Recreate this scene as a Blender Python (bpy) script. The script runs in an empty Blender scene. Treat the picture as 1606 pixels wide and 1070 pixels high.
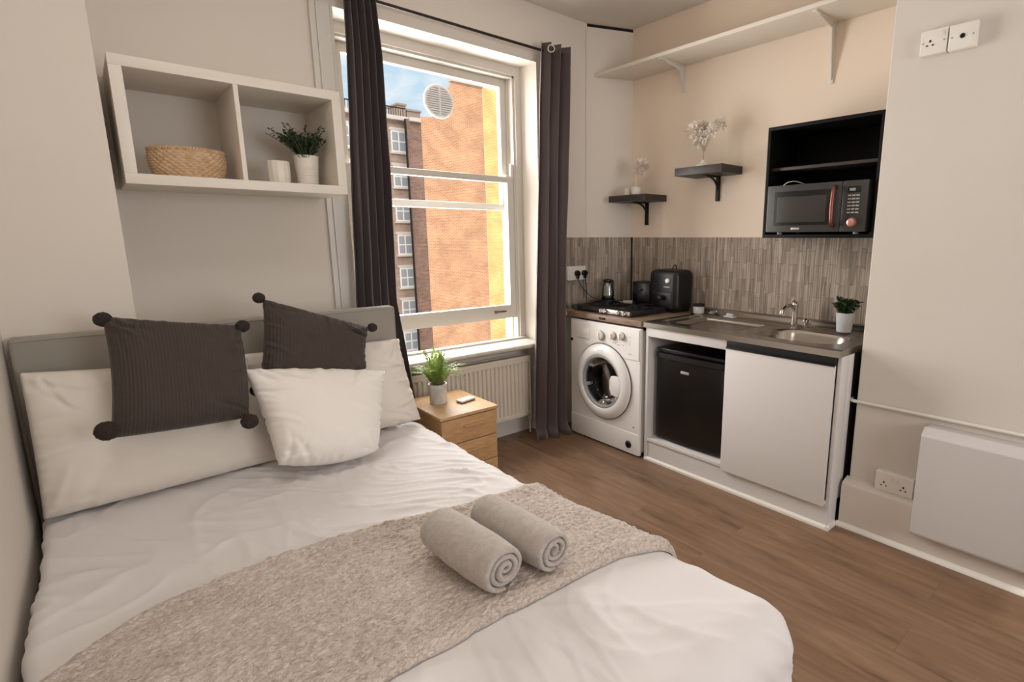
import bpy, bmesh, math, random
from mathutils import Vector, Matrix, noise
PI = math.pi
rnd = random.Random(7)
SC = bpy.context.scene
COL = SC.collection

# ------------------------------------------------------------------ materials
def lin(c):
    return tuple(((v/255.0)/12.92 if v/255.0 <= 0.04045 else (((v/255.0)+0.055)/1.055)**2.4) for v in c) + (1.0,)

def mat(name, col, rough=0.5, metal=0.0, bump=None, var=None, sheen=0.0, coat=0.0, spec=0.5, stretch=(1, 1, 1)):
    m = bpy.data.materials.new(name); m.use_nodes = True
    nt = m.node_tree; b = nt.nodes['Principled BSDF']
    b.inputs['Base Color'].default_value = lin(col)
    b.inputs['Roughness'].default_value = rough
    b.inputs['Metallic'].default_value = metal
    b.inputs['Specular IOR Level'].default_value = spec
    if sheen:
        b.inputs['Sheen Weight'].default_value = sheen
        b.inputs['Sheen Roughness'].default_value = 0.4
    if coat:
        b.inputs['Coat Weight'].default_value = coat
    tc = nt.nodes.new('ShaderNodeTexCoord')
    mp = nt.nodes.new('ShaderNodeMapping'); mp.inputs['Scale'].default_value = stretch
    nt.links.new(tc.outputs['Object'], mp.inputs['Vector'])
    if var:
        n = nt.nodes.new('ShaderNodeTexNoise'); n.inputs['Scale'].default_value = var[0]; n.inputs['Detail'].default_value = 4
        nt.links.new(mp.outputs['Vector'], n.inputs['Vector'])
        r = nt.nodes.new('ShaderNodeValToRGB')
        c2 = var[1]
        r.color_ramp.elements[0].position = 0.3; r.color_ramp.elements[1].position = 0.7
        r.color_ramp.elements[0].color = lin(c2); r.color_ramp.elements[1].color = lin(col)
        nt.links.new(n.outputs['Fac'], r.inputs['Fac']); nt.links.new(r.outputs['Color'], b.inputs['Base Color'])
    if bump:
        n = nt.nodes.new('ShaderNodeTexNoise'); n.inputs['Scale'].default_value = bump[0]; n.inputs['Detail'].default_value = 5
        nt.links.new(mp.outputs['Vector'], n.inputs['Vector'])
        bp = nt.nodes.new('ShaderNodeBump'); bp.inputs['Strength'].default_value = bump[1]; bp.inputs['Distance'].default_value = bump[2]
        nt.links.new(n.outputs['Fac'], bp.inputs['Height']); nt.links.new(bp.outputs['Normal'], b.inputs['Normal'])
    return m

def nodes_of(m):
    return m.node_tree, m.node_tree.nodes['Principled BSDF']

def wood_floor():
    m = mat('oak_laminate', (150, 112, 80), 0.42)
    nt, b = nodes_of(m); N = nt.nodes.new; L = nt.links.new
    tc = N('ShaderNodeTexCoord')
    mp = N('ShaderNodeMapping'); mp.inputs['Rotation'].default_value = (0, 0, PI/2)
    L(tc.outputs['Object'], mp.inputs['Vector'])
    br = N('ShaderNodeTexBrick'); br.offset = 0.37; br.offset_frequency = 2
    br.inputs['Scale'].default_value = 1.0; br.inputs['Brick Width'].default_value = 1.28; br.inputs['Row Height'].default_value = 0.19
    br.inputs['Mortar Size'].default_value = 0.0012; br.inputs['Mortar Smooth'].default_value = 0.3; br.inputs['Bias'].default_value = 0.0
    br.inputs['Color1'].default_value = (0, 0, 0, 1); br.inputs['Color2'].default_value = (1, 1, 1, 1); br.inputs['Mortar'].default_value = (0.5, 0.5, 0.5, 1)
    L(mp.outputs['Vector'], br.inputs['Vector'])
    # grain: noise strongly stretched along the plank, shifted per plank
    mp2 = N('ShaderNodeMapping'); mp2.inputs['Scale'].default_value = (15, 1.7, 1)
    add = N('ShaderNodeVectorMath'); add.operation = 'ADD'
    sc = N('ShaderNodeVectorMath'); sc.operation = 'SCALE'; sc.inputs['Scale'].default_value = 7.0
    L(br.outputs['Color'], sc.inputs[0]); L(tc.outputs['Object'], mp2.inputs['Vector'])
    L(mp2.outputs['Vector'], add.inputs[0]); L(sc.outputs['Vector'], add.inputs[1])
    n1 = N('ShaderNodeTexNoise'); n1.inputs['Scale'].default_value = 1.0; n1.inputs['Detail'].default_value = 7; n1.inputs['Roughness'].default_value = 0.62; n1.inputs['Distortion'].default_value = 1.1
    L(add.outputs['Vector'], n1.inputs['Vector'])
    r1 = N('ShaderNodeValToRGB'); e = r1.color_ramp.elements
    e[0].position = 0.25; e[0].color = lin((64, 46, 33)); e[1].position = 0.80; e[1].color = lin((148, 119, 95))
    k = e.new(0.40); k.color = lin((112, 86, 65)); k = e.new(0.58); k.color = lin((128, 100, 77))
    L(n1.outputs['Fac'], r1.inputs['Fac'])
    hs = N('ShaderNodeHueSaturation')
    mr = N('ShaderNodeMapRange'); mr.inputs['To Min'].default_value = 0.93; mr.inputs['To Max'].default_value = 1.07
    L(br.outputs['Color'], mr.inputs['Value']); L(mr.outputs['Result'], hs.inputs['Value']); L(r1.outputs['Color'], hs.inputs['Color'])
    mx = N('ShaderNodeMix'); mx.data_type = 'RGBA'; mx.inputs[7].default_value = lin((92, 70, 53))
    ml = N('ShaderNodeMath'); ml.operation = 'MULTIPLY'; ml.inputs[1].default_value = 0.75
    L(br.outputs['Fac'], ml.inputs[0]); L(ml.outputs[0], mx.inputs[0]); L(hs.outputs['Color'], mx.inputs[6])
    L(mx.outputs[2], b.inputs['Base Color'])
    bp = N('ShaderNodeBump'); bp.inputs['Strength'].default_value = 0.15; bp.inputs['Distance'].default_value = 0.002
    L(n1.outputs['Fac'], bp.inputs['Height']); L(bp.outputs['Normal'], b.inputs['Normal'])
    return m

def oak(name, col, dark, stretch):
    return mat(name, col, 0.45, var=(6, dark), stretch=stretch, bump=(12, 0.05, 0.002))

def strip_wall():
    """grey-brown panel printed like narrow upright bark strips of uneven length"""
    m = mat('bark_strip_panel', (148, 134, 120), 0.6)
    nt, b = nodes_of(m); N = nt.nodes.new; L = nt.links.new
    uv = N('ShaderNodeUVMap')
    nz = N('ShaderNodeTexNoise'); nz.inputs['Scale'].default_value = 11; nz.inputs['Detail'].default_value = 3
    L(uv.outputs['UV'], nz.inputs['Vector'])
    def layer(width, length, seed, offs):
        mp = N('ShaderNodeMapping'); mp.inputs['Rotation'].default_value = (0, 0, PI/2); mp.inputs['Location'].default_value = (seed, seed*0.7, 0)
        L(uv.outputs['UV'], mp.inputs['Vector'])
        off = N('ShaderNodeVectorMath'); off.operation = 'MULTIPLY_ADD'; off.inputs[1].default_value = (0.045, 0.010, 0)
        L(nz.outputs['Color'], off.inputs[0]); L(mp.outputs['Vector'], off.inputs[2])
        br = N('ShaderNodeTexBrick'); br.offset = offs; br.offset_frequency = 3; br.squash = 0.55; br.squash_frequency = 4
        br.inputs['Scale'].default_value = 1.0; br.inputs['Brick Width'].default_value = length; br.inputs['Row Height'].default_value = width
        br.inputs['Mortar Size'].default_value = 0.0014; br.inputs['Mortar Smooth'].default_value = 0.9
        br.inputs['Color1'].default_value = (0, 0, 0, 1); br.inputs['Color2'].default_value = (1, 1, 1, 1); br.inputs['Mortar'].default_value = (0.4, 0.4, 0.4, 1)
        L(off.outputs['Vector'], br.inputs['Vector']); return br
    b1 = layer(0.026, 0.19, 0.3, 0.43); b2 = layer(0.0135, 0.33, 1.7, 0.31)
    mp2 = N('ShaderNodeMapping'); mp2.inputs['Scale'].default_value = (110, 4, 1)
    L(uv.outputs['UV'], mp2.inputs['Vector'])
    n1 = N('ShaderNodeTexNoise'); n1.inputs['Scale'].default_value = 1; n1.inputs['Detail'].default_value = 4; n1.inputs['Distortion'].default_value = 0.8
    L(mp2.outputs['Vector'], n1.inputs['Vector'])
    def ma(a, k, c):
        x = N('ShaderNodeMath'); x.operation = 'MULTIPLY_ADD'; x.inputs[1].default_value = k
        L(a, x.inputs[0])
        if isinstance(c, float): x.inputs[2].default_value = c
        else: L(c, x.inputs[2])
        return x.outputs[0]
    v = ma(n1.outputs['Fac'], 0.75, 0.0); v = ma(b1.outputs['Color'], 0.20, v); v = ma(b2.outputs['Color'], 0.13, v)
    crack = ma(b2.outputs['Fac'], 0.35, 0.0); crack = ma(b1.outputs['Fac'], 0.75, crack)
    r = N('ShaderNodeValToRGB'); e = r.color_ramp.elements
    e[0].position = 0.24; e[0].color = lin((98, 89, 81)); e[1].position = 0.80; e[1].color = lin((196, 184, 171))
    k = e.new(0.5); k.color = lin((150, 136, 123))
    L(v, r.inputs['Fac'])
    mx = N('ShaderNodeMix'); mx.data_type = 'RGBA'; mx.clamp_factor = True; mx.inputs[7].default_value = lin((76, 66, 58))
    L(crack, mx.inputs[0]); L(r.outputs['Color'], mx.inputs[6]); L(mx.outputs[2], b.inputs['Base Color'])
    sub = N('ShaderNodeMath'); sub.operation = 'SUBTRACT'
    L(v, sub.inputs[0]); L(crack, sub.inputs[1])
    bp = N('ShaderNodeBump'); bp.inputs['Strength'].default_value = 0.5; bp.inputs['Distance'].default_value = 0.003
    L(sub.outputs[0], bp.inputs['Height']); L(bp.outputs['Normal'], b.inputs['Normal'])
    return m

def brick(name, c1, c2, mortar, size=(0.22, 0.075)):
    m = mat(name, c1, 0.85)
    nt, b = nodes_of(m); N = nt.nodes.new; L = nt.links.new
    uv = N('ShaderNodeUVMap')
    br = N('ShaderNodeTexBrick')
    br.inputs['Scale'].default_value = 1; br.inputs['Brick Width'].default_value = size[0]; br.inputs['Row Height'].default_value = size[1]
    br.inputs['Mortar Size'].default_value = 0.012; br.inputs['Color1'].default_value = lin(c1); br.inputs['Color2'].default_value = lin(c2); br.inputs['Mortar'].default_value = lin(mortar)
    L(uv.outputs['UV'], br.inputs['Vector'])
    n = N('ShaderNodeTexNoise'); n.inputs['Scale'].default_value = 0.9; n.inputs['Detail'].default_value = 6
    L(uv.outputs['UV'], n.inputs['Vector'])
    mr = N('ShaderNodeMapRange'); mr.inputs['From Min'].default_value = 0.3; mr.inputs['From Max'].default_value = 0.7; mr.inputs['To Min'].default_value = 0.78; mr.inputs['To Max'].default_value = 1.18
    L(n.outputs['Fac'], mr.inputs['Value'])
    hs = N('ShaderNodeHueSaturation'); L(mr.outputs['Result'], hs.inputs['Value']); L(br.outputs['Color'], hs.inputs['Color'])
    L(hs.outputs['Color'], b.inputs['Base Color'])
    return m

def glass_pane(name, refl=0.08, tint=(1, 1, 1, 1), rough=0.04):
    m = bpy.data.materials.new(name); m.use_nodes = True
    nt = m.node_tree; nt.nodes.clear(); N = nt.nodes.new; L = nt.links.new
    o = N('ShaderNodeOutputMaterial'); t = N('ShaderNodeBsdfTransparent'); t.inputs['Color'].default_value = tint
    g = N('ShaderNodeBsdfGlossy'); g.inputs['Roughness'].default_value = rough
    lw = N('ShaderNodeFresnel'); lw.inputs['IOR'].default_value = 1.45
    x = N('ShaderNodeMixShader')
    ml = N('ShaderNodeMath'); ml.operation = 'MULTIPLY'; ml.inputs[1].default_value = refl/0.04*0.5
    ml.use_clamp = True
    L(lw.outputs[0], ml.inputs[0]); L(ml.outputs[0], x.inputs[0]); L(t.outputs[0], x.inputs[1]); L(g.outputs[0], x.inputs[2]); L(x.outputs[0], o.inputs['Surface'])
    return m

def fleece_mat():
    m = mat('fleece', (196, 180, 162), 0.95, sheen=0.5)
    nt, b = nodes_of(m); N = nt.nodes.new; L = nt.links.new
    tc = N('ShaderNodeTexCoord')
    mp = N('ShaderNodeMapping'); mp.inputs['Scale'].default_value = (0.65, 1.25, 1)
    L(tc.outputs['Object'], mp.inputs['Vector'])
    n = N('ShaderNodeTexNoise'); n.inputs['Scale'].default_value = 125; n.inputs['Detail'].default_value = 3; n.inputs['Distortion'].default_value = 1.2
    L(mp.outputs['Vector'], n.inputs['Vector'])
    n2 = N('ShaderNodeTexNoise'); n2.inputs['Scale'].default_value = 9; n2.inputs['Detail'].default_value = 3
    L(mp.outputs['Vector'], n2.inputs['Vector'])
    ad = N('ShaderNodeMath'); ad.operation = 'MULTIPLY_ADD'; ad.inputs[1].default_value = 0.25
    L(n2.outputs['Fac'], ad.inputs[0]); L(n.outputs['Fac'], ad.inputs[2])
    r = N('ShaderNodeValToRGB'); e = r.color_ramp.elements
    e[0].position = 0.42; e[0].color = lin((164, 149, 138)); e[1].position = 0.76; e[1].color = lin((214, 202, 192))
    L(ad.outputs[0], r.inputs['Fac']); L(r.outputs['Color'], b.inputs['Base Color'])
    bp = N('ShaderNodeBump'); bp.inputs['Strength'].default_value = 0.9; bp.inputs['Distance'].default_value = 0.006
    L(n.outputs['Fac'], bp.inputs['Height']); L(bp.outputs['Normal'], b.inputs['Normal'])
    return m

def knit_mat():
    m = mat('dark_ribbed_knit', (70, 60, 55), 0.95, sheen=0.1)
    nt, b = nodes_of(m); N = nt.nodes.new; L = nt.links.new
    uv = N('ShaderNodeUVMap')
    w = N('ShaderNodeTexWave'); w.wave_type = 'BANDS'; w.bands_direction = 'X'; w.inputs['Scale'].default_value = 12; w.inputs['Distortion'].default_value = 0.6; w.inputs['Detail'].default_value = 2; w.inputs['Detail Scale'].default_value = 3
    L(uv.outputs['UV'], w.inputs['Vector'])
    n = N('ShaderNodeTexNoise'); n.inputs['Scale'].default_value = 90; L(uv.outputs['UV'], n.inputs['Vector'])
    ad = N('ShaderNodeMath'); ad.operation = 'MULTIPLY_ADD'; ad.inputs[1].default_value = 0.6; L(n.outputs['Fac'], ad.inputs[0]); L(w.outputs['Fac'], ad.inputs[2])
    bp = N('ShaderNodeBump'); bp.inputs['Strength'].default_value = 0.55; bp.inputs['Distance'].default_value = 0.004
    L(ad.outputs[0], bp.inputs['Height']); L(bp.outputs['Normal'], b.inputs['Normal'])
    return m

M = {}
M['paint'] = mat('cream_wall_paint', (224, 217, 208), 0.75, bump=(60, 0.05, 0.002), var=(1.3, (221, 213, 203)))
M['paintlit'] = mat('daylit_cream_wall_paint', (236, 221, 204), 0.75, bump=(60, 0.05, 0.002), var=(1.3, (233, 217, 199)))  # wall cream lightened and warmed to carry the daylight on the kitchen wall
M['paintdimmed'] = mat('dimmed_cream_wall_paint', (210, 204, 196), 0.75, bump=(60, 0.05, 0.002), var=(1.3, (206, 199, 190)))  # wall cream darkened to tone down the light on the right wall
M['skirt'] = mat('cream_skirting_paint', (206, 197, 186), 0.4)
M['heater'] = mat('white_heater_enamel', (196, 191, 189), 0.4)
M['ceil'] = mat('ceiling_paint', (214, 208, 200), 0.85, bump=(40, 0.08, 0.003))
M['gloss'] = mat('white_gloss_paint', (218, 213, 205), 0.35)
M['sash'] = mat('sash_gloss_paint', (206, 200, 190), 0.35)
M['whitewood'] = mat('white_lacquered_board', (226, 219, 208), 0.4)
M['unit'] = mat('white_melamine', (210, 206, 203), 0.4)
M['white'] = mat('white_enamel', (228, 226, 223), 0.25)
M['whiteplastic'] = mat('white_plastic', (226, 222, 214), 0.35)
M['greyplastic'] = mat('grey_plastic', (150, 150, 150), 0.4)
M['sheet'] = mat('white_cotton', (224, 221, 221), 0.85, bump=(300, 0.06, 0.001), sheen=0.15)
M['pillowcase'] = mat('white_pillowcase', (226, 219, 210), 0.85, bump=(300, 0.06, 0.001), sheen=0.15)
M['textured'] = mat('white_textured_cotton', (236, 232, 227), 0.9, bump=(90, 0.25, 0.003), sheen=0.2)
M['fleece'] = fleece_mat()
M['towel'] = mat('grey_terry', (194, 186, 179), 0.95, bump=(330, 0.8, 0.004), var=(60, (176, 167, 160)), sheen=0.4)
M['knit'] = knit_mat()
M['pompom'] = mat('dark_yarn', (50, 41, 38), 0.95, bump=(150, 0.9, 0.01))
M['headboard'] = mat('grey_fabric', (150, 145, 136), 0.85, bump=(350, 0.15, 0.001), sheen=0.2)
M['bedbase'] = mat('grey_bed_base_fabric', (120, 115, 108), 0.9)
M['curtain'] = mat('dark_taupe_curtain', (70, 61, 62), 0.6, sheen=0.35, bump=(400, 0.08, 0.001))
M['curtain_satin'] = mat('dark_taupe_satin', (86, 74, 74), 0.36, sheen=0.3, bump=(400, 0.05, 0.001))
M['rod'] = mat('dark_metal', (48, 42, 40), 0.4, 0.6)
M['chrome'] = mat('chrome', (205, 203, 200), 0.14, 1.0)
M['ring'] = mat('ring_metal', (205, 200, 195), 0.25, 1.0)
M['steel'] = mat('brushed_steel', (178, 171, 163), 0.24, 1.0, bump=(60, 0.06, 0.001), stretch=(1, 14, 1))
M['oak'] = oak('oak_veneer', (202, 162, 116), (180, 138, 94), (4, 14, 22))
M['oaktop'] = oak('oak_veneer_top', (208, 170, 126), (188, 148, 104), (14, 2.5, 4))
M['worktop'] = oak('brown_worktop', (150, 124, 104), (112, 90, 75), (10, 2, 18))
M['black'] = mat('black_plastic', (16, 15, 15), 0.35)
M['blackmatt'] = mat('black_matt', (20, 19, 19), 0.6)
M['blackgloss'] = mat('black_gloss', (11, 11, 11), 0.26)
M['fridge'] = mat('black_fridge', (15, 14, 14), 0.28)
M['dark'] = mat('charcoal_board', (58, 50, 47), 0.45, var=(10, (44, 37, 35)), stretch=(3, 1, 12))
M['iron'] = mat('dark_iron', (30, 26, 25), 0.45, 0.5)
M['mwcab'] = mat('black_cabinet', (6, 6, 6), 0.6, spec=0.2)
M['mwgrey'] = mat('dark_grey_metal', (62, 61, 60), 0.35, 0.3)
M['mwwin'] = mat('microwave_window', (56, 53, 51), 0.25)
M['copper'] = mat('copper', (132, 80, 72), 0.3, 0.8)
M['copperknob'] = mat('rose_copper', (206, 146, 138), 0.3, 0.6)
M['silver'] = mat('silver_badge', (200, 198, 194), 0.35, 0.6)
M['wicker'] = mat('straw', (212, 182, 148), 0.85, var=(40, (186, 154, 120)))
M['ceramic'] = mat('white_ceramic', (226, 219, 208), 0.35)
M['marble'] = mat('marbled_white', (226, 224, 220), 0.35, var=(16, (178, 176, 174)))
M['bluewhite'] = mat('pale_grey_ceramic', (208, 212, 214), 0.4, var=(40, (190, 196, 200)))
M['soil'] = mat('soil', (46, 36, 28), 0.95, bump=(60, 0.6, 0.01))
M['fern'] = mat('fern_green', (138, 158, 84), 0.5, var=(22, (88, 116, 54)))
_nt, _b = nodes_of(M['fern']); _t = _nt.nodes.new('ShaderNodeBsdfTranslucent'); _t.inputs['Color'].default_value = lin((150, 172, 84)); _x = _nt.nodes.new('ShaderNodeMixShader'); _x.inputs[0].default_value = 0.35
_nt.links.new(_b.outputs[0], _x.inputs[1]); _nt.links.new(_t.outputs[0], _x.inputs[2]); _nt.links.new(_x.outputs[0], _nt.nodes['Material Output'].inputs['Surface'])
M['leaf'] = mat('dark_leaf_green', (72, 88, 58), 0.5, var=(30, (44, 58, 38)))
M['leaf2'] = mat('mid_leaf_green', (66, 88, 46), 0.5, var=(30, (40, 60, 32)))
M['dried'] = mat('bleached_dried_flower', (236, 228, 218), 0.9)
M['stalk'] = mat('pale_stalk', (176, 160, 142), 0.8)
M['radiator'] = mat('radiator_enamel', (222, 212, 198), 0.35)
M['glass'] = glass_pane('window_glass', 0.015, rough=0.16)
M['jarglass'] = glass_pane('clear_jar_glass', 0.35, (0.92, 0.95, 0.94, 1))
M['tintglass'] = glass_pane('tinted_door_glass', 0.05, (0.26, 0.27, 0.27, 1))
M['drum'] = mat('grey_drum', (70, 70, 70), 0.5, 0.2)
M['cable'] = mat('black_cable', (14, 13, 13), 0.5)
M['wax'] = mat('cream_wax', (222, 212, 196), 0.6)
M['conduit'] = mat('beige_conduit', (196, 180, 162), 0.5)
M['seam'] = mat('grey_rubber_seam', (96, 94, 92), 0.7)
M['brass'] = mat('aged_brass', (150, 128, 98), 0.35, 0.9)
M['floor'] = wood_floor()
M['strip'] = strip_wall()
M['gapdark'] = mat('dark_gap', (26, 21, 18), 0.9)  # dark brown for small parts; also paints the shade in two gaps
M['brick_orange'] = brick('orange_brick', (214, 152, 108), (200, 132, 90), (222, 182, 148))
M['brick_yellow'] = brick('yellow_brick', (238, 192, 112), (228, 176, 96), (240, 212, 152))
M['brick_grey'] = brick('grey_brick', (168, 142, 126), (146, 124, 112), (182, 168, 156), (0.3, 0.11))
M['brick_brown'] = brick('brown_brick', (142, 108, 92), (116, 88, 78), (160, 140, 128), (0.3, 0.11))
M['stone'] = mat('pale_stone', (206, 198, 188), 0.8)
M['extwhite'] = mat('white_window_frame', (236, 236, 236), 0.5)
M['extglass'] = mat('far_window_glass', (158, 164, 168), 0.3)
M['roof'] = mat('slate_roof', (112, 108, 110), 0.8)
M['vent'] = mat('translucent_white_plastic', (240, 240, 240), 0.4)
_nt, _b = nodes_of(M['vent']); _t = _nt.nodes.new('ShaderNodeBsdfTranslucent'); _t.inputs['Color'].default_value = (0.95, 0.95, 0.95, 1); _x = _nt.nodes.new('ShaderNodeMixShader'); _x.inputs[0].default_value = 0.06
_nt.links.new(_b.outputs[0], _x.inputs[1]); _nt.links.new(_t.outputs[0], _x.inputs[2]); _nt.links.new(_x.outputs[0], _nt.nodes['Material Output'].inputs['Surface'])

# ------------------------------------------------------------------ mesh helpers
def bx(bm, x0, x1, y0, y1, z0, z1, bev=0.0, seg=2):
    vs = [bm.verts.new((x, y, z)) for x in (x0, x1) for y in (y0, y1) for z in (z0, z1)]
    f = [(0, 1, 3, 2), (4, 6, 7, 5), (0, 4, 5, 1), (2, 3, 7, 6), (0, 2, 6, 4), (1, 5, 7, 3)]
    fs = [bm.faces.new([vs[i] for i in q]) for q in f]
    if bev > 0:
        es = list({e for fa in fs for e in fa.edges})
        bmesh.ops.bevel(bm, geom=es, offset=bev, segments=seg, profile=0.6, affect='EDGES', clamp_overlap=True)
    return bm

def prism(bm, poly, z0, z1, bev=0.0):
    """extrude an (x,y) polygon between z0 and z1"""
    a = [bm.verts.new((x, y, z0)) for x, y in poly]; b = [bm.verts.new((x, y, z1)) for x, y in poly]
    n = len(poly); fs = [bm.faces.new(a[::-1]), bm.faces.new(b)]
    for i in range(n):
        fs.append(bm.faces.new((a[i], a[(i+1) % n], b[(i+1) % n], b[i])))
    if bev:
        es = list({e for fa in fs for e in fa.edges})
        bmesh.ops.bevel(bm, geom=es, offset=bev, segments=2, profile=0.6, affect='EDGES', clamp_overlap=True)
    return bm

def prism_axis(bm, poly, axis, a0, a1, bev=0.0):
    """extrude a 2-D polygon along axis ('x' or 'y'); poly coordinates are the two other axes in order"""
    def P(p, a):
        return (a, p[0], p[1]) if axis == 'x' else (p[0], a, p[1])
    A = [bm.verts.new(P(p, a0)) for p in poly]; B = [bm.verts.new(P(p, a1)) for p in poly]
    n = len(poly); fs = [bm.faces.new(A[::-1]), bm.faces.new(B)]
    for i in range(n):
        fs.append(bm.faces.new((A[i], A[(i+1) % n], B[(i+1) % n], B[i])))
    if bev:
        es = list({e for fa in fs for e in fa.edges})
        bmesh.ops.bevel(bm, geom=es, offset=bev, segments=2, profile=0.6, affect='EDGES', clamp_overlap=True)
    return bm

def frame_to(d):
    d = Vector(d).normalized()
    u = d.orthogonal().normalized(); v = d.cross(u)
    return u, v, d

def lathe(bm, prof, c, axis=(0, 0, 1), n=32, cap0=True, cap1=True, mod=None):
    """prof: (radius, height) along axis from c"""
    if tuple(axis) == (0, 0, 1):
        u, v, d = Vector((1, 0, 0)), Vector((0, 1, 0)), Vector((0, 0, 1))
    else:
        u, v, d = frame_to(axis)
    c = Vector(c); rings = []
    for k, (r, h) in enumerate(prof):
        ring = []
        for i in range(n):
            a = 2*PI*i/n
            rr = r*(mod(k, a) if mod else 1.0)
            ring.append(bm.verts.new(c + u*rr*math.cos(a) + v*rr*math.sin(a) + d*h))
        rings.append(ring)
    for k in range(len(rings)-1):
        for i in range(n):
            j = (i+1) % n
            bm.faces.new((rings[k][i], rings[k][j], rings[k+1][j], rings[k+1][i]))
    if cap0: bm.faces.new(rings[0][::-1])
    if cap1: bm.faces.new(rings[-1])
    return bm

def cyl(bm, a, b, r, n=20, r2=None):
    a = Vector(a); b = Vector(b)
    return lathe(bm, [(r, 0), (r if r2 is None else r2, (b-a).length)], a, tuple(b-a), n)

def tube(bm, pts, r, n=10, taper=None):
    pts = [Vector(p) for p in pts]; rings = []
    prev = None
    for i, p in enumerate(pts):
        d = (pts[min(i+1, len(pts)-1)] - pts[max(i-1, 0)]).normalized()
        if prev is None:
            u = d.orthogonal().normalized()
        else:
            u = (prev - d*prev.dot(d)).normalized()
        prev = u; v = d.cross(u)
        rr = r if taper is None else r*taper(i/(len(pts)-1))
        rings.append([bm.verts.new(p + u*rr*math.cos(2*PI*k/n) + v*rr*math.sin(2*PI*k/n)) for k in range(n)])
    for i in range(len(rings)-1):
        for k in range(n):
            j = (k+1) % n
            bm.faces.new((rings[i][k], rings[i][j], rings[i+1][j], rings[i+1][k]))
    bm.faces.new(rings[0][::-1]); bm.faces.new(rings[-1])
    return bm

def curve_pts(ctrl, n=24):
    """Catmull-Rom through control points"""
    c = [Vector(p) for p in ctrl]; c = [c[0]*2-c[1]] + c + [c[-1]*2-c[-2]]
    out = []; segs = len(c)-3
    for i in range(segs):
        m = max(2, n//segs)
        for k in range(m):
            t = k/m
            p0, p1, p2, p3 = c[i:i+4]
            out.append(0.5*((2*p1) + (p2-p0)*t + (2*p0-5*p1+4*p2-p3)*t*t + (3*p1-p0-3*p2+p3)*t**3))
    out.append(c[-2]); return out

def torus(bm, c, axis, R, r, n=28, m=10):
    u, v, d = frame_to(axis); c = Vector(c); rings = []
    for i in range(n):
        a = 2*PI*i/n; dirv = u*math.cos(a)+v*math.sin(a)
        rings.append([bm.verts.new(c + dirv*(R + r*math.cos(2*PI*k/m)) + d*r*math.sin(2*PI*k/m)) for k in range(m)])
    for i in range(n):
        for k in range(m):
            bm.faces.new((rings[i][k], rings[(i+1) % n][k], rings[(i+1) % n][(k+1) % m], rings[i][(k+1) % m]))
    return bm

def ball(bm, c, r, n=16, sq=(1, 1, 1), amp=0.0, fr=40):
    res = bmesh.ops.create_icosphere(bm, subdivisions=4 if n > 16 else 3, radius=1.0)
    for v in res['verts']:
        p = v.co.copy()
        k = 1.0 + (amp*noise.noise(p*fr/10.0 + Vector(c)*31) if amp else 0)
        v.co = Vector(c) + Vector((p.x*sq[0], p.y*sq[1], p.z*sq[2]))*r*k
    return bm

def B():
    return bmesh.new()

def wloc(o):
    t = Vector((0, 0, 0))
    while o is not None:
        t += o.location; o = o.parent
    return t

def obj(name, bm, m, parent=None, smooth=True, angle=35, loc=None):
    bmesh.ops.recalc_face_normals(bm, faces=bm.faces[:])
    me = bpy.data.meshes.new(name)
    base = wloc(parent) if parent is not None else Vector(loc) if loc is not None else Vector((0, 0, 0))
    if base.length > 0:
        for v in bm.verts: v.co -= base
    bm.to_mesh(me); bm.free()
    o = bpy.data.objects.new(name, me); COL.objects.link(o)
    if parent is not None: o.parent = parent
    elif loc is not None: o.location = loc
    me.materials.append(m)
    if smooth:
        for p in me.polygons: p.use_smooth = True
        me.set_sharp_from_angle(angle=math.radians(angle))
    return o

def tag(o, label, cat, group=None):
    o['label'] = label; o['category'] = cat
    if group: o['group'] = group
    return o

def thing(name, label, cat, loc, group=None):
    o = bpy.data.objects.new(name, None); COL.objects.link(o)
    o.location = loc; o.empty_display_size = 0.05
    return tag(o, label, cat, group)

def struct(name, bm, m, label=None, cat=None, **k):
    o = obj(name, bm, m, **k); o['kind'] = 'structure'
    if label: o['label'] = label
    if cat: o['category'] = cat
    return o

def uv_planar(o, ux, uy):
    me = o.data
    uv = me.uv_layers.new(name='UVMap'); ux = Vector(ux); uy = Vector(uy)
    for lp in me.loops:
        p = me.vertices[lp.vertex_index].co
        uv.data[lp.index].uv = (p.dot(ux), p.dot(uy))

def smoothstep(a, b, x):
    t = max(0.0, min(1.0, (x-a)/(b-a))); return t*t*(3-2*t)

# ------------------------------------------------------------------ room shell
CEIL = 2.918
XL = -0.247      # left wall
XR = 2.68        # right chimney breast
XK = 3.13        # kitchen alcove wall
YW = 3.05        # window wall face
YB = -2.2        # wall behind the camera

bm = B(); bx(bm, -0.45, 3.4, YB-0.2, 3.4, -0.12, 0.0)
struct('floor', bm, M['floor'], 'brown oak-effect laminate floor', 'floor', smooth=False)
bm = B(); bx(bm, -0.45, 3.4, YB-0.2, 3.4, CEIL, CEIL+0.15)
struct('ceiling', bm, M['ceil'], 'plain off-white ceiling', 'ceiling', smooth=False)
bm = B(); bx(bm, XL-0.2, XL, YB-0.2, 3.4, -0.05, CEIL+0.05)
struct('wall_left', bm, M['paint'], 'cream wall along the left side of the bed', 'wall', smooth=False)
bm = B(); bx(bm, XL-0.05, 0.107, 2.652, 3.3, -0.05, CEIL+0.05, 0.004)
struct('wall_chimney', bm, M['paint'], 'cream chimney breast behind the left half of the headboard', 'wall', smooth=False)
bm = B()
bx(bm, -0.45, 0.78, YB-0.2, YB, -0.05, CEIL+0.05); bx(bm, 2.32, 3.4, YB-0.2, YB, -0.05, CEIL+0.05)
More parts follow.
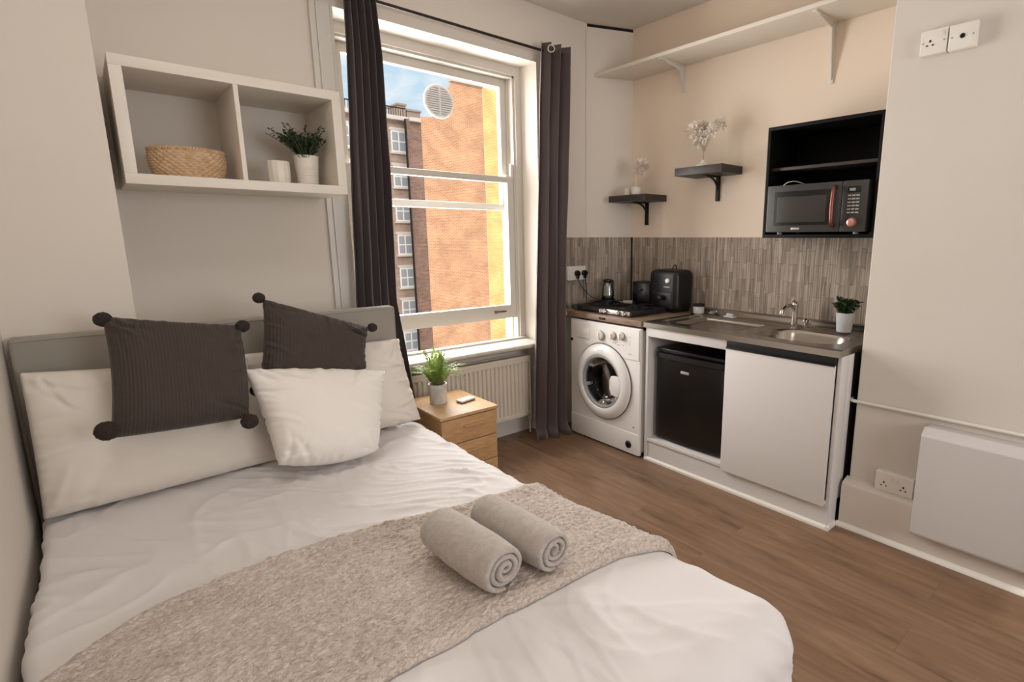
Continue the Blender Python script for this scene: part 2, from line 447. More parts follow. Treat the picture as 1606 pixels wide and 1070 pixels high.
bx(bm, 0.78, 2.32, YB-0.2, YB, -0.05, 0.9); bx(bm, 0.78, 2.32, YB-0.2, YB, 2.3, CEIL+0.05)  # opening left for the fill light added behind the camera
struct('wall_front', bm, M['paint'], 'plain cream wall with an opening added for fill light, facing the sash window', 'wall', smooth=False)
bm = B()
for a in ((0.78, 0.83, 0.9, 2.3), (2.27, 2.32, 0.9, 2.3), (0.83, 2.27, 0.9, 0.95), (0.83, 2.27, 2.25, 2.3)): bx(bm, a[0], a[1], YB-0.09, YB-0.03, a[2], a[3], 0.003)  # unseen frame added around the fill light
struct('fill_light_frame', bm, M['gloss'], 'plain white frame added around the fill light in the wall facing the sash window', 'window')
# window wall: left pier, right pier, lintel and the thinner wall under the window
RX0, RX1, RTOP = 1.054, 2.345, 2.572
bm = B()
prism(bm, [(0.05, YW), (RX0, YW), (RX0, 3.186), (RX0-0.006, 3.186), (RX0-0.006, 3.40), (0.05, 3.40)], -0.05, CEIL+0.05)
prism(bm, [(RX1, YW), (3.0, YW), (3.3, 3.06), (3.3, 3.40), (RX1-0.04, 3.40), (RX1-0.04, 3.215)], -0.05, CEIL+0.05)
prism_axis(bm, [(YW, RTOP), (3.215, RTOP-0.018), (3.40, RTOP-0.018), (3.40, CEIL+0.05), (YW, CEIL+0.05)], 'x', RX0-0.001, RX1+0.001)
bx(bm, RX0-0.001, RX1+0.001, 3.17, 3.40, -0.05, 0.66)
struct('wall_window', bm, M['paint'], 'cream wall around the sash window', 'wall', smooth=False)
# kitchen alcove
bm = B(); bx(bm, XK, XK+0.2, 0.75, 3.3, -0.05, CEIL+0.05)
struct('wall_kitchen', bm, M['paintlit'], 'cream wall behind the kitchen units', 'wall', smooth=False)
bm = B(); bx(bm, XR, 3.35, YB-0.1, 0.957, -0.05, CEIL+0.05, 0.006)
struct('wall_right', bm, M['paintdimmed'], 'cream chimney breast beside the sink unit', 'wall', smooth=False)
# boxed-in corner between window wall and kitchen wall (stops short of the ceiling)
bm = B(); prism(bm, [(2.797, YW+0.02), (2.797, YW-0.002), (XK+0.01, 2.896), (XK+0.01, YW+0.02)], 0.0, 2.898, 0.003)
struct('wall_corner', bm, M['paint'], 'boxed-in white corner column stopping short of the ceiling', 'wall', smooth=False)

bm = B(); prism(bm, [(2.805, YW), (XK, 2.906), (XK, YW)], 2.897, CEIL+0.01)  # dark prism fills the gap to paint its shade
struct('gap_shade_strip', bm, M['gapdark'], 'dark strip painting the shade between the boxed corner column and the ceiling', 'trim', smooth=False)

# skirting
bm = B()
prism_axis(bm, [(XR+0.001, 0.0), (2.618, 0.0), (2.618, 0.205), (2.622, 0.222), (2.634, 0.232), (XR+0.001, 0.246)], 'y', YB+0.01, 0.968)
struct('baseboard_right', bm, M['skirt'], 'tall cream skirting board below the wall heater', 'skirting board', angle=30)
bm = B()
prism_axis(bm, [(2.618, 0.0), (2.598, 0.0), (2.600, 0.010), (2.606, 0.017), (2.618, 0.021)], 'y', YB+0.01, 0.975)
struct('trim_1', bm, M['gloss'], 'thin white floor bead under the right skirting', 'trim')
bm = B(); prism_axis(bm, [(3.17, 0.0), (3.155, 0.0), (3.155, 0.115), (3.162, 0.135), (3.17, 0.14)], 'x', RX0, RX1-0.03)
struct('baseboard_window', bm, M['gloss'], 'white skirting board under the radiator', 'skirting board', angle=30)
# casing left of the window (two raised beads and a flat)
bm = B()
bx(bm, 0.946, 1.056, YW-0.012, YW+0.01, 0.0, 2.75)
bx(bm, 0.946, 0.953, YW-0.022, YW-0.008, 0.0, 2.75, 0.003)
bx(bm, 0.976, 0.986, YW-0.024, YW-0.008, 0.0, 2.75, 0.003)
bx(bm, 1.044, 1.058, YW-0.018, YW+0.05, 0.0, 2.575, 0.003)
struct('trim_2', bm, M['gloss'], 'white moulded casing board left of the window', 'trim')
bm = B(); tube(bm, [(2.793, YW-0.004, 1.44), (2.793, YW-0.004, 2.885)], 0.006, 8)
struct('trim_3', bm, M['gloss'], 'thin bead where the boxed corner meets the window wall', 'trim')

# ------------------------------------------------------------------ window
win = thing('window_1', 'white wooden sash window, lower sash slightly raised', 'window', (1.7, 3.25, 0.68)); win['kind'] = 'structure'
FX0, FX1 = 1.05, 2.305
bm = B()
bx(bm, FX0, FX0+0.055, 3.20, 3.36, 0.69, 2.555, 0.003)
bx(bm, FX1-0.055, FX1, 3.20, 3.36, 0.69, 2.555, 0.003)
bx(bm, FX0, FX1, 3.20, 3.36, 2.485, 2.556, 0.003)
bx(bm, FX0+0.004, FX0+0.042, 3.187, 3.205, 0.69, 2.56)
bx(bm, FX1-0.04, FX1+0.006, 3.186, 3.205, 0.69, 2.56)
bx(bm, FX0+0.004, FX1, 3.185, 3.204, 2.50, 2.562)
# parting beads
bx(bm, FX0+0.05, FX0+0.066, 3.252, 3.262, 0.70, 2.49)
bx(bm, FX1-0.066, FX1-0.05, 3.252, 3.262, 0.70, 2.49)
obj('window_frame', bm, M['sash'], win)
bm = B()
prism_axis(bm, [(3.40, 0.655), (3.40, 0.672), (3.205, 0.704), (3.02, 0.692), (3.005, 0.687), (3.0, 0.676), (3.005, 0.664), (3.02, 0.655)], 'x', RX0+0.012, RX1-0.035)
bx(bm, FX0+0.006, FX1, 3.165, 3.20, 0.69, 0.715, 0.006)
obj('window_sill', bm, M['sash'], win)
def sash(name, x0, x1, y0, y1, z0, z1, bot, top, stile):
    b = B()
    bx(b, x0, x0+stile, y0, y1, z0, z1, 0.004)
    bx(b, x1-stile, x1, y0, y1, z0, z1, 0.004)
    bx(b, x0+stile-0.002, x1-stile+0.002, y0, y1, z0, z0+bot, 0.004)
    bx(b, x0+stile-0.002, x1-stile+0.002, y0, y1, z1-top, z1, 0.004)
    s = obj(name, b, M['sash'], win)
    g = B(); bx(g, x0+stile-0.004, x1-stile+0.004, (y0+y1)/2-0.002, (y0+y1)/2+0.002, z0+bot-0.004, z1-top+0.004)
    obj('glass_pane', g, M['glass'], s, smooth=False)
    return s
lower = sash('lower_sash', FX0+0.056, FX1-0.056, 3.208, 3.25, 0.858, 1.842, 0.096, 0.040, 0.052)
upper = sash('upper_sash', FX0+0.056, FX1-0.056, 3.264, 3.306, 1.618, 2.484, 0.042, 0.052, 0.056)
bm = B(); bx(bm, 2.06, 2.15, 3.198, 3.209, 0.905, 0.917, 0.003); bx(bm, 2.058, 2.07, 3.188, 3.209, 0.902, 0.922, 0.003); bx(bm, 2.13, 2.152, 3.19, 3.209, 0.906, 0.914, 0.003)
obj('sash_lift', bm, M['brass'], lower)
bm = B(); bx(bm, 2.19, 2.235, 3.215, 3.245, 1.842, 1.856, 0.003); bx(bm, 2.222, 2.244, 3.2, 3.222, 1.835, 1.93, 0.006)
obj('sash_catch', bm, M['whiteplastic'], lower)
# round extractor vent set in the upper pane
bm = B()
vc = Vector((1.748, 3.283, 2.272))
torus(bm, vc, (0, 1, 0), 0.092, 0.011, 40, 10)
for k in range(-6, 7):
    z = k*0.0135; w = math.sqrt(max(0, 0.09**2-z*z))
    if w > 0.01: bx(bm, vc.x-w, vc.x+w, 3.270, 3.284, vc.z+z-0.0045, vc.z+z+0.0045)
bx(bm, vc.x-0.006, vc.x+0.006, 3.264, 3.28, vc.z-0.09, vc.z+0.09)
lathe(bm, [(0.088, 0), (0.088, 0.003)], vc+Vector((0, 0.006, 0)), (0, 1, 0), 40)
obj('window_vent', bm, M['vent'], upper)

# ------------------------------------------------------------------ curtains
bm = B(); cyl(bm, (1.0, 2.968, 2.622), (2.47, 2.968, 2.622), 0.0085, 14)
rod = thing('curtain_rod', 'thin dark metal curtain rod above the window', 'curtain rod', (1.7, 2.968, 2.622))
obj('rod', bm, M['rod'], rod)
for x in (0.985, 2.485):
    bm = B(); ball(bm, (x, 2.968, 2.622), 0.02); obj('finial', bm, M['rod'], rod)
for x in (1.04, 2.445):
    bm = B(); cyl(bm, (x, 2.968, 2.622), (x, YW, 2.622), 0.007, 10); cyl(bm, (x, YW-0.006, 2.622), (x, YW+0.004, 2.622), 0.022, 16)
    obj('bracket', bm, M['rod'], rod)

def curtain(name, label, keys, folds, amp, m, seed, flare=0.0, eyelets=()):
    """keys: list of (z, x0, x1, y) from top to bottom"""
    t = thing(name, label, 'curtain', ((keys[-1][1]+keys[-1][2])/2, keys[-1][3], 0.0), 'dark curtains of the sash window')
    b = B(); nu, nv = folds*18, 70
    r = random.Random(seed); ph = [r.uniform(-0.5, 0.5) for _ in range(folds+2)]; am = [r.uniform(0.7, 1.15) for _ in range(folds+2)]
    grid = []
    z_top, z_bot = keys[0][0], keys[-1][0]
    for j in range(nv+1):
        z = z_top + (z_bot-z_top)*j/nv
        for a, c in zip(keys, keys[1:]):
            if c[0] <= z <= a[0]:
                f = (a[0]-z)/(a[0]-c[0]); x0 = a[1]+(c[1]-a[1])*f; x1 = a[2]+(c[2]-a[2])*f; yc = a[3]+(c[3]-a[3])*f; break
        row = []
        for i in range(nu+1):
            u = i/nu; q = u*folds; k = int(min(q, folds-1e-6)); w = smoothstep(0, 1, q-k)
            A = am[k]*(1-w)+am[k+1]*w; P = ph[k]*(1-w)+ph[k+1]*w
            a2 = amp*A*(1+0.25*math.sin(z*2.1+k))
            wob = 0.35*math.sin(z*1.7+k*1.3)
            y = yc + a2*math.sin(2*PI*q + P + 0.25*wob) + 0.006*noise.noise(Vector((u*6, z*2.5, seed)))
            x = x0 + (x1-x0)*u + 0.4*a2*math.sin(4*PI*q+P)*0.35 + 0.004*noise.noise(Vector((u*5+9, z*3, seed)))
            if flare and z < 0.16:
                f = (1-z/0.16)**2; y -= flare*f*(0.6+0.5*math.sin(5*PI*u+1)); x += (u-0.45)*0.05*f
            row.append(b.verts.new((x, y, z)))
        grid.append(row)
    for j in range(nv):
        for i in range(nu):
            b.faces.new((grid[j][i], grid[j][i+1], grid[j+1][i+1], grid[j+1][i]))
    o = obj('curtain_panel', b, m, t, angle=180)
    s = o.modifiers.new('thickness', 'SOLIDIFY'); s.thickness = 0.003; s.offset = 0
    for (ex, ey, ez, ax) in eyelets:
        b = B(); torus(b, (ex, ey, ez), ax, 0.021, 0.005, 28, 10); obj('eyelet_ring', b, M['ring'], t)
    return t
curtain('curtain', 'dark taupe curtain gathered left of the window beside the headboard',
        [(2.665, 1.095, 1.243, 2.965), (2.35, 1.085, 1.262, 2.965), (1.68, 1.055, 1.262, 2.965), (1.08, 1.03, 1.25, 2.96), (0.5, 1.06, 1.325, 2.965), (0.004, 1.09, 1.335, 2.965)],
        5, 0.028, M['curtain'], 3, eyelets=((1.115, 2.94, 2.622, (0.35, 1, 0)),))
curtain('curtain', 'dark taupe satin curtain right of the window beside the washing machine',
        [(2.668, 2.312, 2.535, 2.945), (2.3, 2.29, 2.53, 2.945), (1.74, 2.268, 2.515, 2.945), (0.9, 2.225, 2.475, 2.935), (0.4, 2.20, 2.47, 2.93), (0.004, 2.185, 2.455, 2.925)],
        3, 0.042, M['curtain_satin'], 11, flare=0.06, eyelets=((2.356, 2.902, 2.622, (0.75, 1, 0)),))

# ------------------------------------------------------------------ radiator
rad = thing('radiator', 'white ribbed panel radiator below the window sill', 'radiator', (1.75, 3.09, 0.145))
bm = B()
pitch = 0.033; x = 1.21; n = int((2.24-1.21)/pitch)
prof = []
for k in range(n):
    xx = 1.215+k*pitch
    prof += [(xx, 3.078), (xx+0.010, 3.078), (xx+0.015, 3.063), (xx+0.028, 3.063)]
prof += [(2.24, 3.078)]
poly = prof + [(2.24, 3.092), (1.215, 3.092)]
prism(bm, poly, 0.175, 0.552)
bx(bm, 1.205, 2.247, 3.060, 3.092, 0.145, 0.178, 0.006)
bx(bm, 1.205, 2.247, 3.060, 3.092, 0.548, 0.578, 0.006)
obj('panel', bm, M['radiator'], rad, angle=25)
bm = B()
bx(bm, 1.2, 2.25, 3.058, 3.066, 0.572, 0.597, 0.002); bx(bm, 1.2, 2.25, 3.128, 3.136, 0.572, 0.597, 0.002)
for k in range(70):
    xx = 1.2 + (k+0.5)*1.05/70; bx(bm, xx-0.003, xx+0.003, 3.06, 3.134, 0.586, 0.594)
obj('top_grille', bm, M['radiator'], rad)
for x in (1.199, 2.246):
    bm = B(); bx(bm, x, x+0.006, 3.058, 3.136, 0.15, 0.597, 0.002); obj('side_panel', bm, M['radiator'], rad)
bm = B(); tube(bm, curve_pts([(2.235, 3.10, 0.17), (2.262, 3.10, 0.165), (2.268, 3.10, 0.13), (2.268, 3.10, 0.0)], 16), 0.0085); 
obj('pipe', bm, M['gloss'], rad)
bm = B(); lathe(bm, [(0.012, 0), (0.015, 0.01), (0.015, 0.035), (0.011, 0.045)], (2.268, 3.10, 0.10), n=18); obj('valve', bm, M['whiteplastic'], rad)
bm = B(); bx(bm, 1.215, 2.235, 3.118, 3.13, 0.15, 0.57); bx(bm, 1.4, 1.43, 3.11, 3.172, 0.3, 0.5); bx(bm, 2.0, 2.03, 3.11, 3.172, 0.3, 0.5)
obj('back_panel', bm, M['radiator'], rad)

# ------------------------------------------------------------------ bed
bed = thing('bed', 'double bed with grey fabric headboard along the left wall', 'bed', (0.46, 1.6, 0))
bm = B(); bx(bm, -0.232, 1.078, 2.575, 2.65, 0.12, 1.098, 0.014, 3)
obj('headboard', bm, M['headboard'], bed)
bm = B(); tube(bm, [(-0.225, 2.577, 1.089), (1.071, 2.577, 1.089), (1.071, 2.577, 0.2)], 0.004, 8); obj('piping', bm, M['headboard'], bed)
bm = B(); bx(bm, -0.2, 1.1, 0.66, 2.57, 0.06, 0.28, 0.015); obj('bed_base', bm, M['bedbase'], bed)
bm = B(); bx(bm, -0.205, 1.12, 0.65, 2.57, 0.28, 0.47, 0.045, 4); obj('mattress', bm, M['sheet'], bed)
for lx, ly in ((-0.15, 0.72), (1.05, 0.72), (-0.15, 2.5), (1.05, 2.5)):
    bm = B(); cyl(bm, (lx, ly, 0), (lx, ly, 0.065), 0.025); obj('leg', bm, M['blackmatt'], bed)

# duvet: a sheet bent over the rounded edges of the mattress
def edge_x(y):
    return 1.155 + 0.055*smoothstep(1.55, 0.95, y) + 0.018*smoothstep(0.95, 0.6, y)
ZT = 0.515
def bend(a, r):
    """distance a past the start of a rounded edge of radius r -> (out, down)"""
    if a <= 0: return 0.0, 0.0
    if a < r*PI/2: return r*math.sin(a/r), r*(1-math.cos(a/r))
    return r, r + (a-r*PI/2)
FOOT = 0.515
RR = 0.085; RL = 0.03; RF = 0.11
def crease(x, y):
    """soft creases of the cotton"""
    p = Vector((x, y, 0))
    w = Vector((noise.noise(p*1.9+Vector((3, 1, 0))), noise.noise(p*1.9+Vector((7, 5, 2))), 0))
    q = p + w*0.22
    def ridge(ang, fx, fy, s):
        c, sn = math.cos(ang), math.sin(ang)
        v = Vector(((q.x*c+q.y*sn)*fx, (-q.x*sn+q.y*c)*fy, s))
        n = noise.noise(v)
        return max(0.0, 1-abs(n)*4.5)**2
    z = 0.0
    head = smoothstep(1.2, 1.7, y)*smoothstep(0.0, 0.45, x)
    left = smoothstep(1.35, 1.7, y)*smoothstep(0.6, 0.1, x)
    foot = smoothstep(1.1, 0.8, y)
    z += 0.0095*head*ridge(0.62, 9, 2.0, 1.3)
    z += 0.0065*head*ridge(1.0, 14, 3.2, 4.3) + 0.006*head*ridge(0.2, 12, 3.0, 8.3)
    z += 0.008*left*ridge(-0.5, 6, 3.0, 2.3) + 0.006*left*ridge(0.9, 9, 3.0, 5.7)
    z += 0.011*foot*ridge(0.15, 7, 1.6, 6.1)
    z += 0.009*foot*ridge(-0.5, 9, 2.6, 9.1) + 0.006*foot*ridge(0.7, 8, 2.0, 3.3)
    z += 0.009*noise.noise(p*2.3) + 0.0035*noise.noise(p*7.0+Vector((0, 0, 4)))
    return z
def duvet(s, t, lift=0.0):
    """s: x-like arc coordinate, t: y-like arc coordinate (falls below FOOT+RF edge)"""
    # x side
    y_est = max(t, FOOT)
    xe = edge_x(y_est)-RR
    x_left = XL+0.028+RL
    a = s-xe if s > xe else 0.0
    al = x_left-s if s < x_left else 0.0
    ye = FOOT+RF
    b = ye-t if t < ye else 0.0
    x, y = s, t; out = Vector((0, 0, 1)); drop = 0.0
    if al > 0:
        o, d = bend(al, RL); x = x_left - o; drop += d
        out = Vector((-min(1, al/(RL*PI/2)), 0, max(0, 1-al/(RL*PI/2)))).normalized()
    if a > 0 and b > 0:
        d2 = math.hypot(a/RR, b/RF); 
        dd = math.hypot(a, b); r = (RR*a+RF*b)/(a+b)
        o, d = bend(dd, r)
        x = xe + o*a/dd; y = ye - o*b/dd; drop += d
        f = min(1, dd/(r*PI/2)); out = Vector((a/dd*f, -b/dd*f, 1-f+1e-4)).normalized()
    elif a > 0:
        o, d = bend(a, RR); x = xe+o; drop += d
        f = min(1, a/(RR*PI/2)); out = Vector((f, 0, 1-f+1e-4)).normalized()
    elif b > 0:
        o, d = bend(b, RF); y = ye-o; drop += d
        f = min(1, b/(RF*PI/2)); out = Vector((out.x*(1-f), -f, 1-f+1e-4)).normalized()
    c = crease(x if a == 0 else s, y if b == 0 else t)
    # hanging folds
    h = smoothstep(0.10, 0.34, drop)
    per = (s if b > 0 and a == 0 else 0)*1.0 + (t if a > 0 and b == 0 else 0)*1.0
    if a > 0 and b > 0: per = math.atan2(a, b)*0.33 + xe
    fold = 0.016*h*(math.sin(per*21+1.0)+0.5*math.sin(per*37+2.0))
    # slight crown so that the middle sits higher than the edges
    crown = 0.018*(1-((x-0.47)/0.72)**2)
    p = Vector((x, y, ZT-drop+crown-0.012))
    return p + out*(c*(0.8+0.6*h)+fold+lift), out

S0, S1 = XL+0.028+RL-0.16, 1.155-RR+0.46
T0, T1 = FOOT+RF-0.55, 2.5
bm = B(); ns, ntt = 230, 300; g = []
for j in range(ntt+1):
    row = []
    for i in range(ns+1):
        s = S0+(S1-S0)*i/ns; t = T0+(T1-T0)*j/ntt
        p, _ = duvet(s, t)
        p.z = max(p.z, 0.075)
        row.append(bm.verts.new(p))
    g.append(row)
for j in range(ntt):
    for i in range(ns):
        bm.faces.new((g[j][i], g[j][i+1], g[j+1][i+1], g[j+1][i]))
o = obj('duvet', bm, M['sheet'], angle=180, loc=(0.46, 1.6, 0.47))
s = o.modifiers.new('thickness', 'SOLIDIFY'); s.thickness = 0.02; s.offset = -1
tag(o, 'white cotton duvet spread over the bed and hanging over its foot', 'duvet')

# fleece throw across the bed
def th_hi(s):   # far (head) edge
    return 1.575 + 0.035*math.sin(s*4.2+0.6) - 0.03*smoothstep(0.6, 1.2, s) - 0.11*smoothstep(0.0, -0.25, s) + 0.006*noise.noise(Vector((s*9, 0, 0)))
def th_lo(s):   # near (foot) edge
    return 0.99 - 0.02*s + 0.03*smoothstep(0.3, -0.2, s) - 0.05*smoothstep(1.0, 1.2, s) + 0.006*noise.noise(Vector((s*8, 3, 0)))
bm = B(); g = []; na, nb = 330, 190
SA, SB = XL+0.028+RL-0.14, 1.155-RR+0.20
TH = 0.02
for j in range(nb+1):
    row = []
    for i in range(na+1):
        s = SA+(SB-SA)*i/na; v = j/nb
        lo, hi = th_lo(s), th_hi(s); t = lo+(hi-lo)*v
        e = min(v, 1-v)*(hi-lo); e2 = (SB-s)
        q = min(e, e2+0.0)
        h = math.sqrt(max(0.0, 1-(1-min(1, q/0.022))**2))*TH
        p, nrm = duvet(s, t)
        k = Vector((s*0.8, t*1.3, 0))
        f = 0.0045*noise.noise(k*55) + 0.0035*noise.noise(k*110+Vector((0, 0, 5)))
        fold = 0.006*noise.noise(Vector((s*1.5, t*9, 2.0)))
        hem = 0.006*math.exp(-((v*(hi-lo)-0.035)/0.022)**2) + 0.006*math.exp(-(((1-v)*(hi-lo)-0.03)/0.022)**2)
        row.append(bm.verts.new(p + nrm*(0.004 + h + (f+fold+hem)*min(1, h/TH))))
    g.append(row)
for j in range(nb):
    for i in range(na):
        bm.faces.new((g[j][i], g[j][i+1], g[j+1][i+1], g[j+1][i]))
o = obj('throw_blanket', bm, M['fleece'], angle=180, loc=(0.46, 1.28, 0.52))
s = o.modifiers.new('thickness', 'SOLIDIFY'); s.thickness = 0.004; s.offset = -1
tag(o, 'beige fleece throw laid across the middle of the bed', 'blanket')

# rolled towels
def towel(label, c0, c1, rx, rz, seed, turns=3.6):
    c0, c1 = Vector(c0), Vector(c1); ax = (c1-c0).normalized(); L = (c1-c0).length
    side = ax.cross(Vector((0, 0, 1))).normalized(); up = Vector((0, 0, 1))
    b = B(); N = int(turns*44); r0 = 0.1; th = (1-r0)/turns
    nl = 26
    r = random.Random(seed)
    sec_o, sec_i = [], []
    for i in range(N+1):
        f = i/N; a = 2*PI*turns*f + 0.9
        ro = r0 + (1-r0)*f; ri = ro - th*0.86
        ri = max(ri, 0.012)
        sec_o.append((ro*math.cos(a), ro*math.sin(a), f)); sec_i.append((ri*math.cos(a), ri*math.sin(a), f))
    # rounded cross-section of the band along the length
    def pos(q, l, f, inner):
        x, z = q
        bulge = 1.0 - 0.10*abs(2*l/L-1)**3
        tele = 0.010*math.sin(9*f+seed)*(1-f)
        wr = 1+0.035*noise.noise(Vector((l*16, math.atan2(z, x)*1.2, seed)))+0.012*noise.noise(Vector((l*60, math.atan2(z, x)*5, seed+3)))
        zz = z*rz*wr*bulge
        if zz < -rz*0.82: zz = -rz*0.82 - (-(rz*0.82)-zz)*0.25
        return c0 + ax*(l + tele) + side*(x*rx*wr*bulge) + up*(zz+rz*0.86)
    ls = [0.0] + [L*k/nl for k in range(1, nl)] + [L]
    ed = 0.007
    O, I = [], []
    for i in range(N+1):
        f = sec_o[i][2]
        xo, zo = sec_o[i][:2]; xi, zi = sec_i[i][:2]
        mx, mz = (xo+xi)/2, (zo+zi)/2
        line_o, line_i = [], []
        line_o.append(b.verts.new(pos((xo*0.8+mx*0.2, zo*0.8+mz*0.2), 0, f, 0))); line_i.append(b.verts.new(pos((xi*0.8+mx*0.2, zi*0.8+mz*0.2), 0, f, 1)))
        for l in [ed]+ls[1:-1]+[L-ed]:
            line_o.append(b.verts.new(pos((xo, zo), l, f, 0))); line_i.append(b.verts.new(pos((xi, zi), l, f, 1)))
        line_o.append(b.verts.new(pos((xo*0.8+mx*0.2, zo*0.8+mz*0.2), L, f, 0))); line_i.append(b.verts.new(pos((xi*0.8+mx*0.2, zi*0.8+mz*0.2), L, f, 1)))
        me0 = b.verts.new(pos((mx, mz), -0.004, f, 0)); me1 = b.verts.new(pos((mx, mz), L+0.004, f, 0))
        O.append(line_o); I.append([me0]+line_i+[me1])
    for i in range(N):
        for k in range(len(O[0])-1):
            b.faces.new((O[i][k], O[i+1][k], O[i+1][k+1], O[i][k+1]))
            b.faces.new((I[i][k+1], I[i][k+2], I[i+1][k+2], I[i+1][k+1]))
        b.faces.new((O[i][0], I[i][0], I[i+1][0], O[i+1][0])); b.faces.new((I[i][0], I[i][1], I[i+1][1], I[i+1][0]))
        b.faces.new((O[i][-1], O[i+1][-1], I[i+1][-1], I[i][-1])); b.faces.new((I[i][-1], I[i+1][-1], I[i+1][-2], I[i][-2]))
    for i in (0, N):
        b.faces.new([O[i][k] for k in range(len(O[i]))] + [I[i][k] for k in range(len(I[i])-1, -1, -1)])
    o = obj('rolled_towel', b, M['towel'], angle=180, loc=(c0+c1)/2)
    return tag(o, label, 'towel', 'rolled towels on the throw')
towel('grey rolled towel on the throw, the one closer to the left wall', (0.668, 1.03, 0.553), (0.645, 1.335, 0.553), 0.075, 0.068, 1)
towel('grey rolled towel on the throw, the one closer to the kitchen', (0.814, 1.012, 0.553), (0.798, 1.33, 0.553), 0.068, 0.063, 5)

# ------------------------------------------------------------------ pillows and cushions
def cushion(name, label, cat, TL, TR, BR, BL, thick, m, seed, pinch=(0.04, 0.04, 0.03, 0.02), wr=0.008, n=80, power=0.45, back=0.7, group=None, pompoms=None, ncr=16, sag=0.2, gather=0.0):
    """pinch: how far the left, right, top and bottom edges bow inwards (negative = outwards)"""
    TL, TR, BR, BL = map(Vector, (TL, TR, BR, BL))
    nrm = (BR-BL).cross(TL-BL).normalized()      # towards the room
    if nrm.y > 0: nrm = -nrm
    c = (TL+TR+BR+BL)/4
    b = B(); rr = random.Random(int(seed*10))
    def base(a, d):
        pa = pinch[0] if a < 0 else pinch[1]; pd = pinch[3] if d < 0 else pinch[2]
        a2 = a*(1-pa*(1-d*d)); d2 = d*(1-pd*(1-a*a))
        u, v = (a2+1)/2, (d2+1)/2
        return (BL*(1-u)+BR*u)*(1-v) + (TL*(1-u)+TR*u)*v
    def height(a, d):
        return ((1-abs(a)**3.2)*(1-abs(d)**3.2))**power
    # creases: soft lines running in from corners and edges
    cr = []
    for k in range(ncr):
        if k % 2 == 0:
            sx, sy = rr.choice((-1, 1)), rr.choice((-1, 1)); p = (sx*rr.uniform(0.82, 1), sy*rr.uniform(0.82, 1)); ang = math.atan2(-sy, -sx)+rr.uniform(-0.75, 0.75)
        else:
            q = rr.choice((0, 1, 2, 3)); t = rr.uniform(-0.9, 0.9)
            p = ((t, -1), (t, 1), (-1, t), (1, t))[q]; ang = (PI/2, -PI/2, 0, PI)[q]+rr.uniform(-0.6, 0.6)
        cr.append((p[0], p[1], math.cos(ang), math.sin(ang), rr.uniform(0.25, 0.75), rr.uniform(0.025, 0.06), rr.choice((-1, 1))*rr.uniform(0.5, 1), rr.uniform(-0.5, 0.5)))
    def wrinkle(a, d):
        w = 0.55*noise.noise(Vector((a*1.5, d*1.5, seed))) + 0.25*noise.noise(Vector((a*4, d*4, seed+3)))
        for x, y, cx, cy, ln, sg, am, bend_ in cr:
            dx, dy = a-x, d-y; l = dx*cx+dy*cy
            if l < -0.1 or l > ln: continue
            o = -dx*cy+dy*cx + bend_*l*l
            if abs(o) > 0.3: continue
            f = max(0.0, 1-l/ln)**0.7*min(1, (l+0.1)/0.12)
            w += am*f*(math.exp(-(o/sg)**2) - 0.5*math.exp(-((o-2.2*sg)/(1.5*sg))**2))
        return w
    F, K = [], []
    for j in range(n+1):
        rf, rk = [], []
        for i in range(n+1):
            a, d = -1+2*i/n, -1+2*j/n
            p = base(a, d); h = height(a, d)
            edge = i in (0, n) or j in (0, n)
            if gather:
                e = max(abs(a), abs(d)); tpos = a if abs(d) > abs(a) else d
                p += nrm*gather*smoothstep(0.8, 1.0, e)*noise.noise(Vector((tpos*9, seed, 1.0 if abs(d) > abs(a) else 2.0)))
            sg = 1.0 - sag*d            # fuller towards the bottom
            hf = thick/2*h*sg + wr*wrinkle(a, d)*min(1, h*1.6)
            hb = thick/2*h*back
            rf.append(b.verts.new(p + nrm*hf))
            rk.append(rf[-1] if edge else b.verts.new(p - nrm*hb))
        F.append(rf); K.append(rk)
    lay = b.loops.layers.uv.new('UVMap')
    def q(vs, ij):
        f = b.faces.new(vs)
        for lp, (i, j) in zip(f.loops, ij): lp[lay].uv = (i/n, j/n)
    for j in range(n):
        for i in range(n):
            ij = [(i, j), (i+1, j), (i+1, j+1), (i, j+1)]
            q([F[y][x] for x, y in ij], ij)
            q([K[y][x] for x, y in ij][::-1], ij[::-1])
    if pompoms:
        t = thing(name, label, cat, (c.x, c.y, min(BL.z, BR.z)), group)
        obj('cover', b, m, t, angle=180)
        for (pc, pr) in pompoms:
            bb = B(); ball(bb, pc, pr, 20, (1, 1, 0.95), 0.10, 55); obj('pompom', bb, M['pompom'], t, angle=180)
        return t
    o = obj(name, b, m, angle=180, loc=(c.x, c.y, min(BL.z, BR.z)))
    return tag(o, label, cat, group)

cushion('pillow', 'large white pillow against the headboard beside the left wall', 'pillow',
        (-0.212, 2.50, 0.998), (0.42, 2.495, 0.955), (0.478, 2.40, 0.53), (-0.215, 2.385, 0.525), 0.20, M['pillowcase'], 2.0, (0.01, 0.03, 0.03, 0.0), 0.012, 90, 0.5, 0.6, 'white pillows', ncr=20, gather=0.012)
cushion('pillow', 'large white pillow against the headboard beside the nightstand', 'pillow',
        (0.385, 2.525, 0.965), (1.062, 2.52, 0.945), (1.128, 2.47, 0.53), (0.50, 2.47, 0.53), 0.17, M['pillowcase'], 5.0, (0.03, 0.03, 0.02, 0.0), 0.013, 90, 0.5, 0.5, 'white pillows', ncr=28, gather=0.012)
cushion('cushion', 'small white textured cushion in front of a dark cushion', 'cushion',
        (0.372, 2.305, 0.945), (0.905, 2.305, 0.848), (0.785, 2.16, 0.548), (0.420, 2.16, 0.598), 0.22, M['textured'], 9.0, (0.04, 0.05, -0.03, -0.14), 0.013, 100, 0.44, 0.5, ncr=30, sag=0.25, gather=0.022)
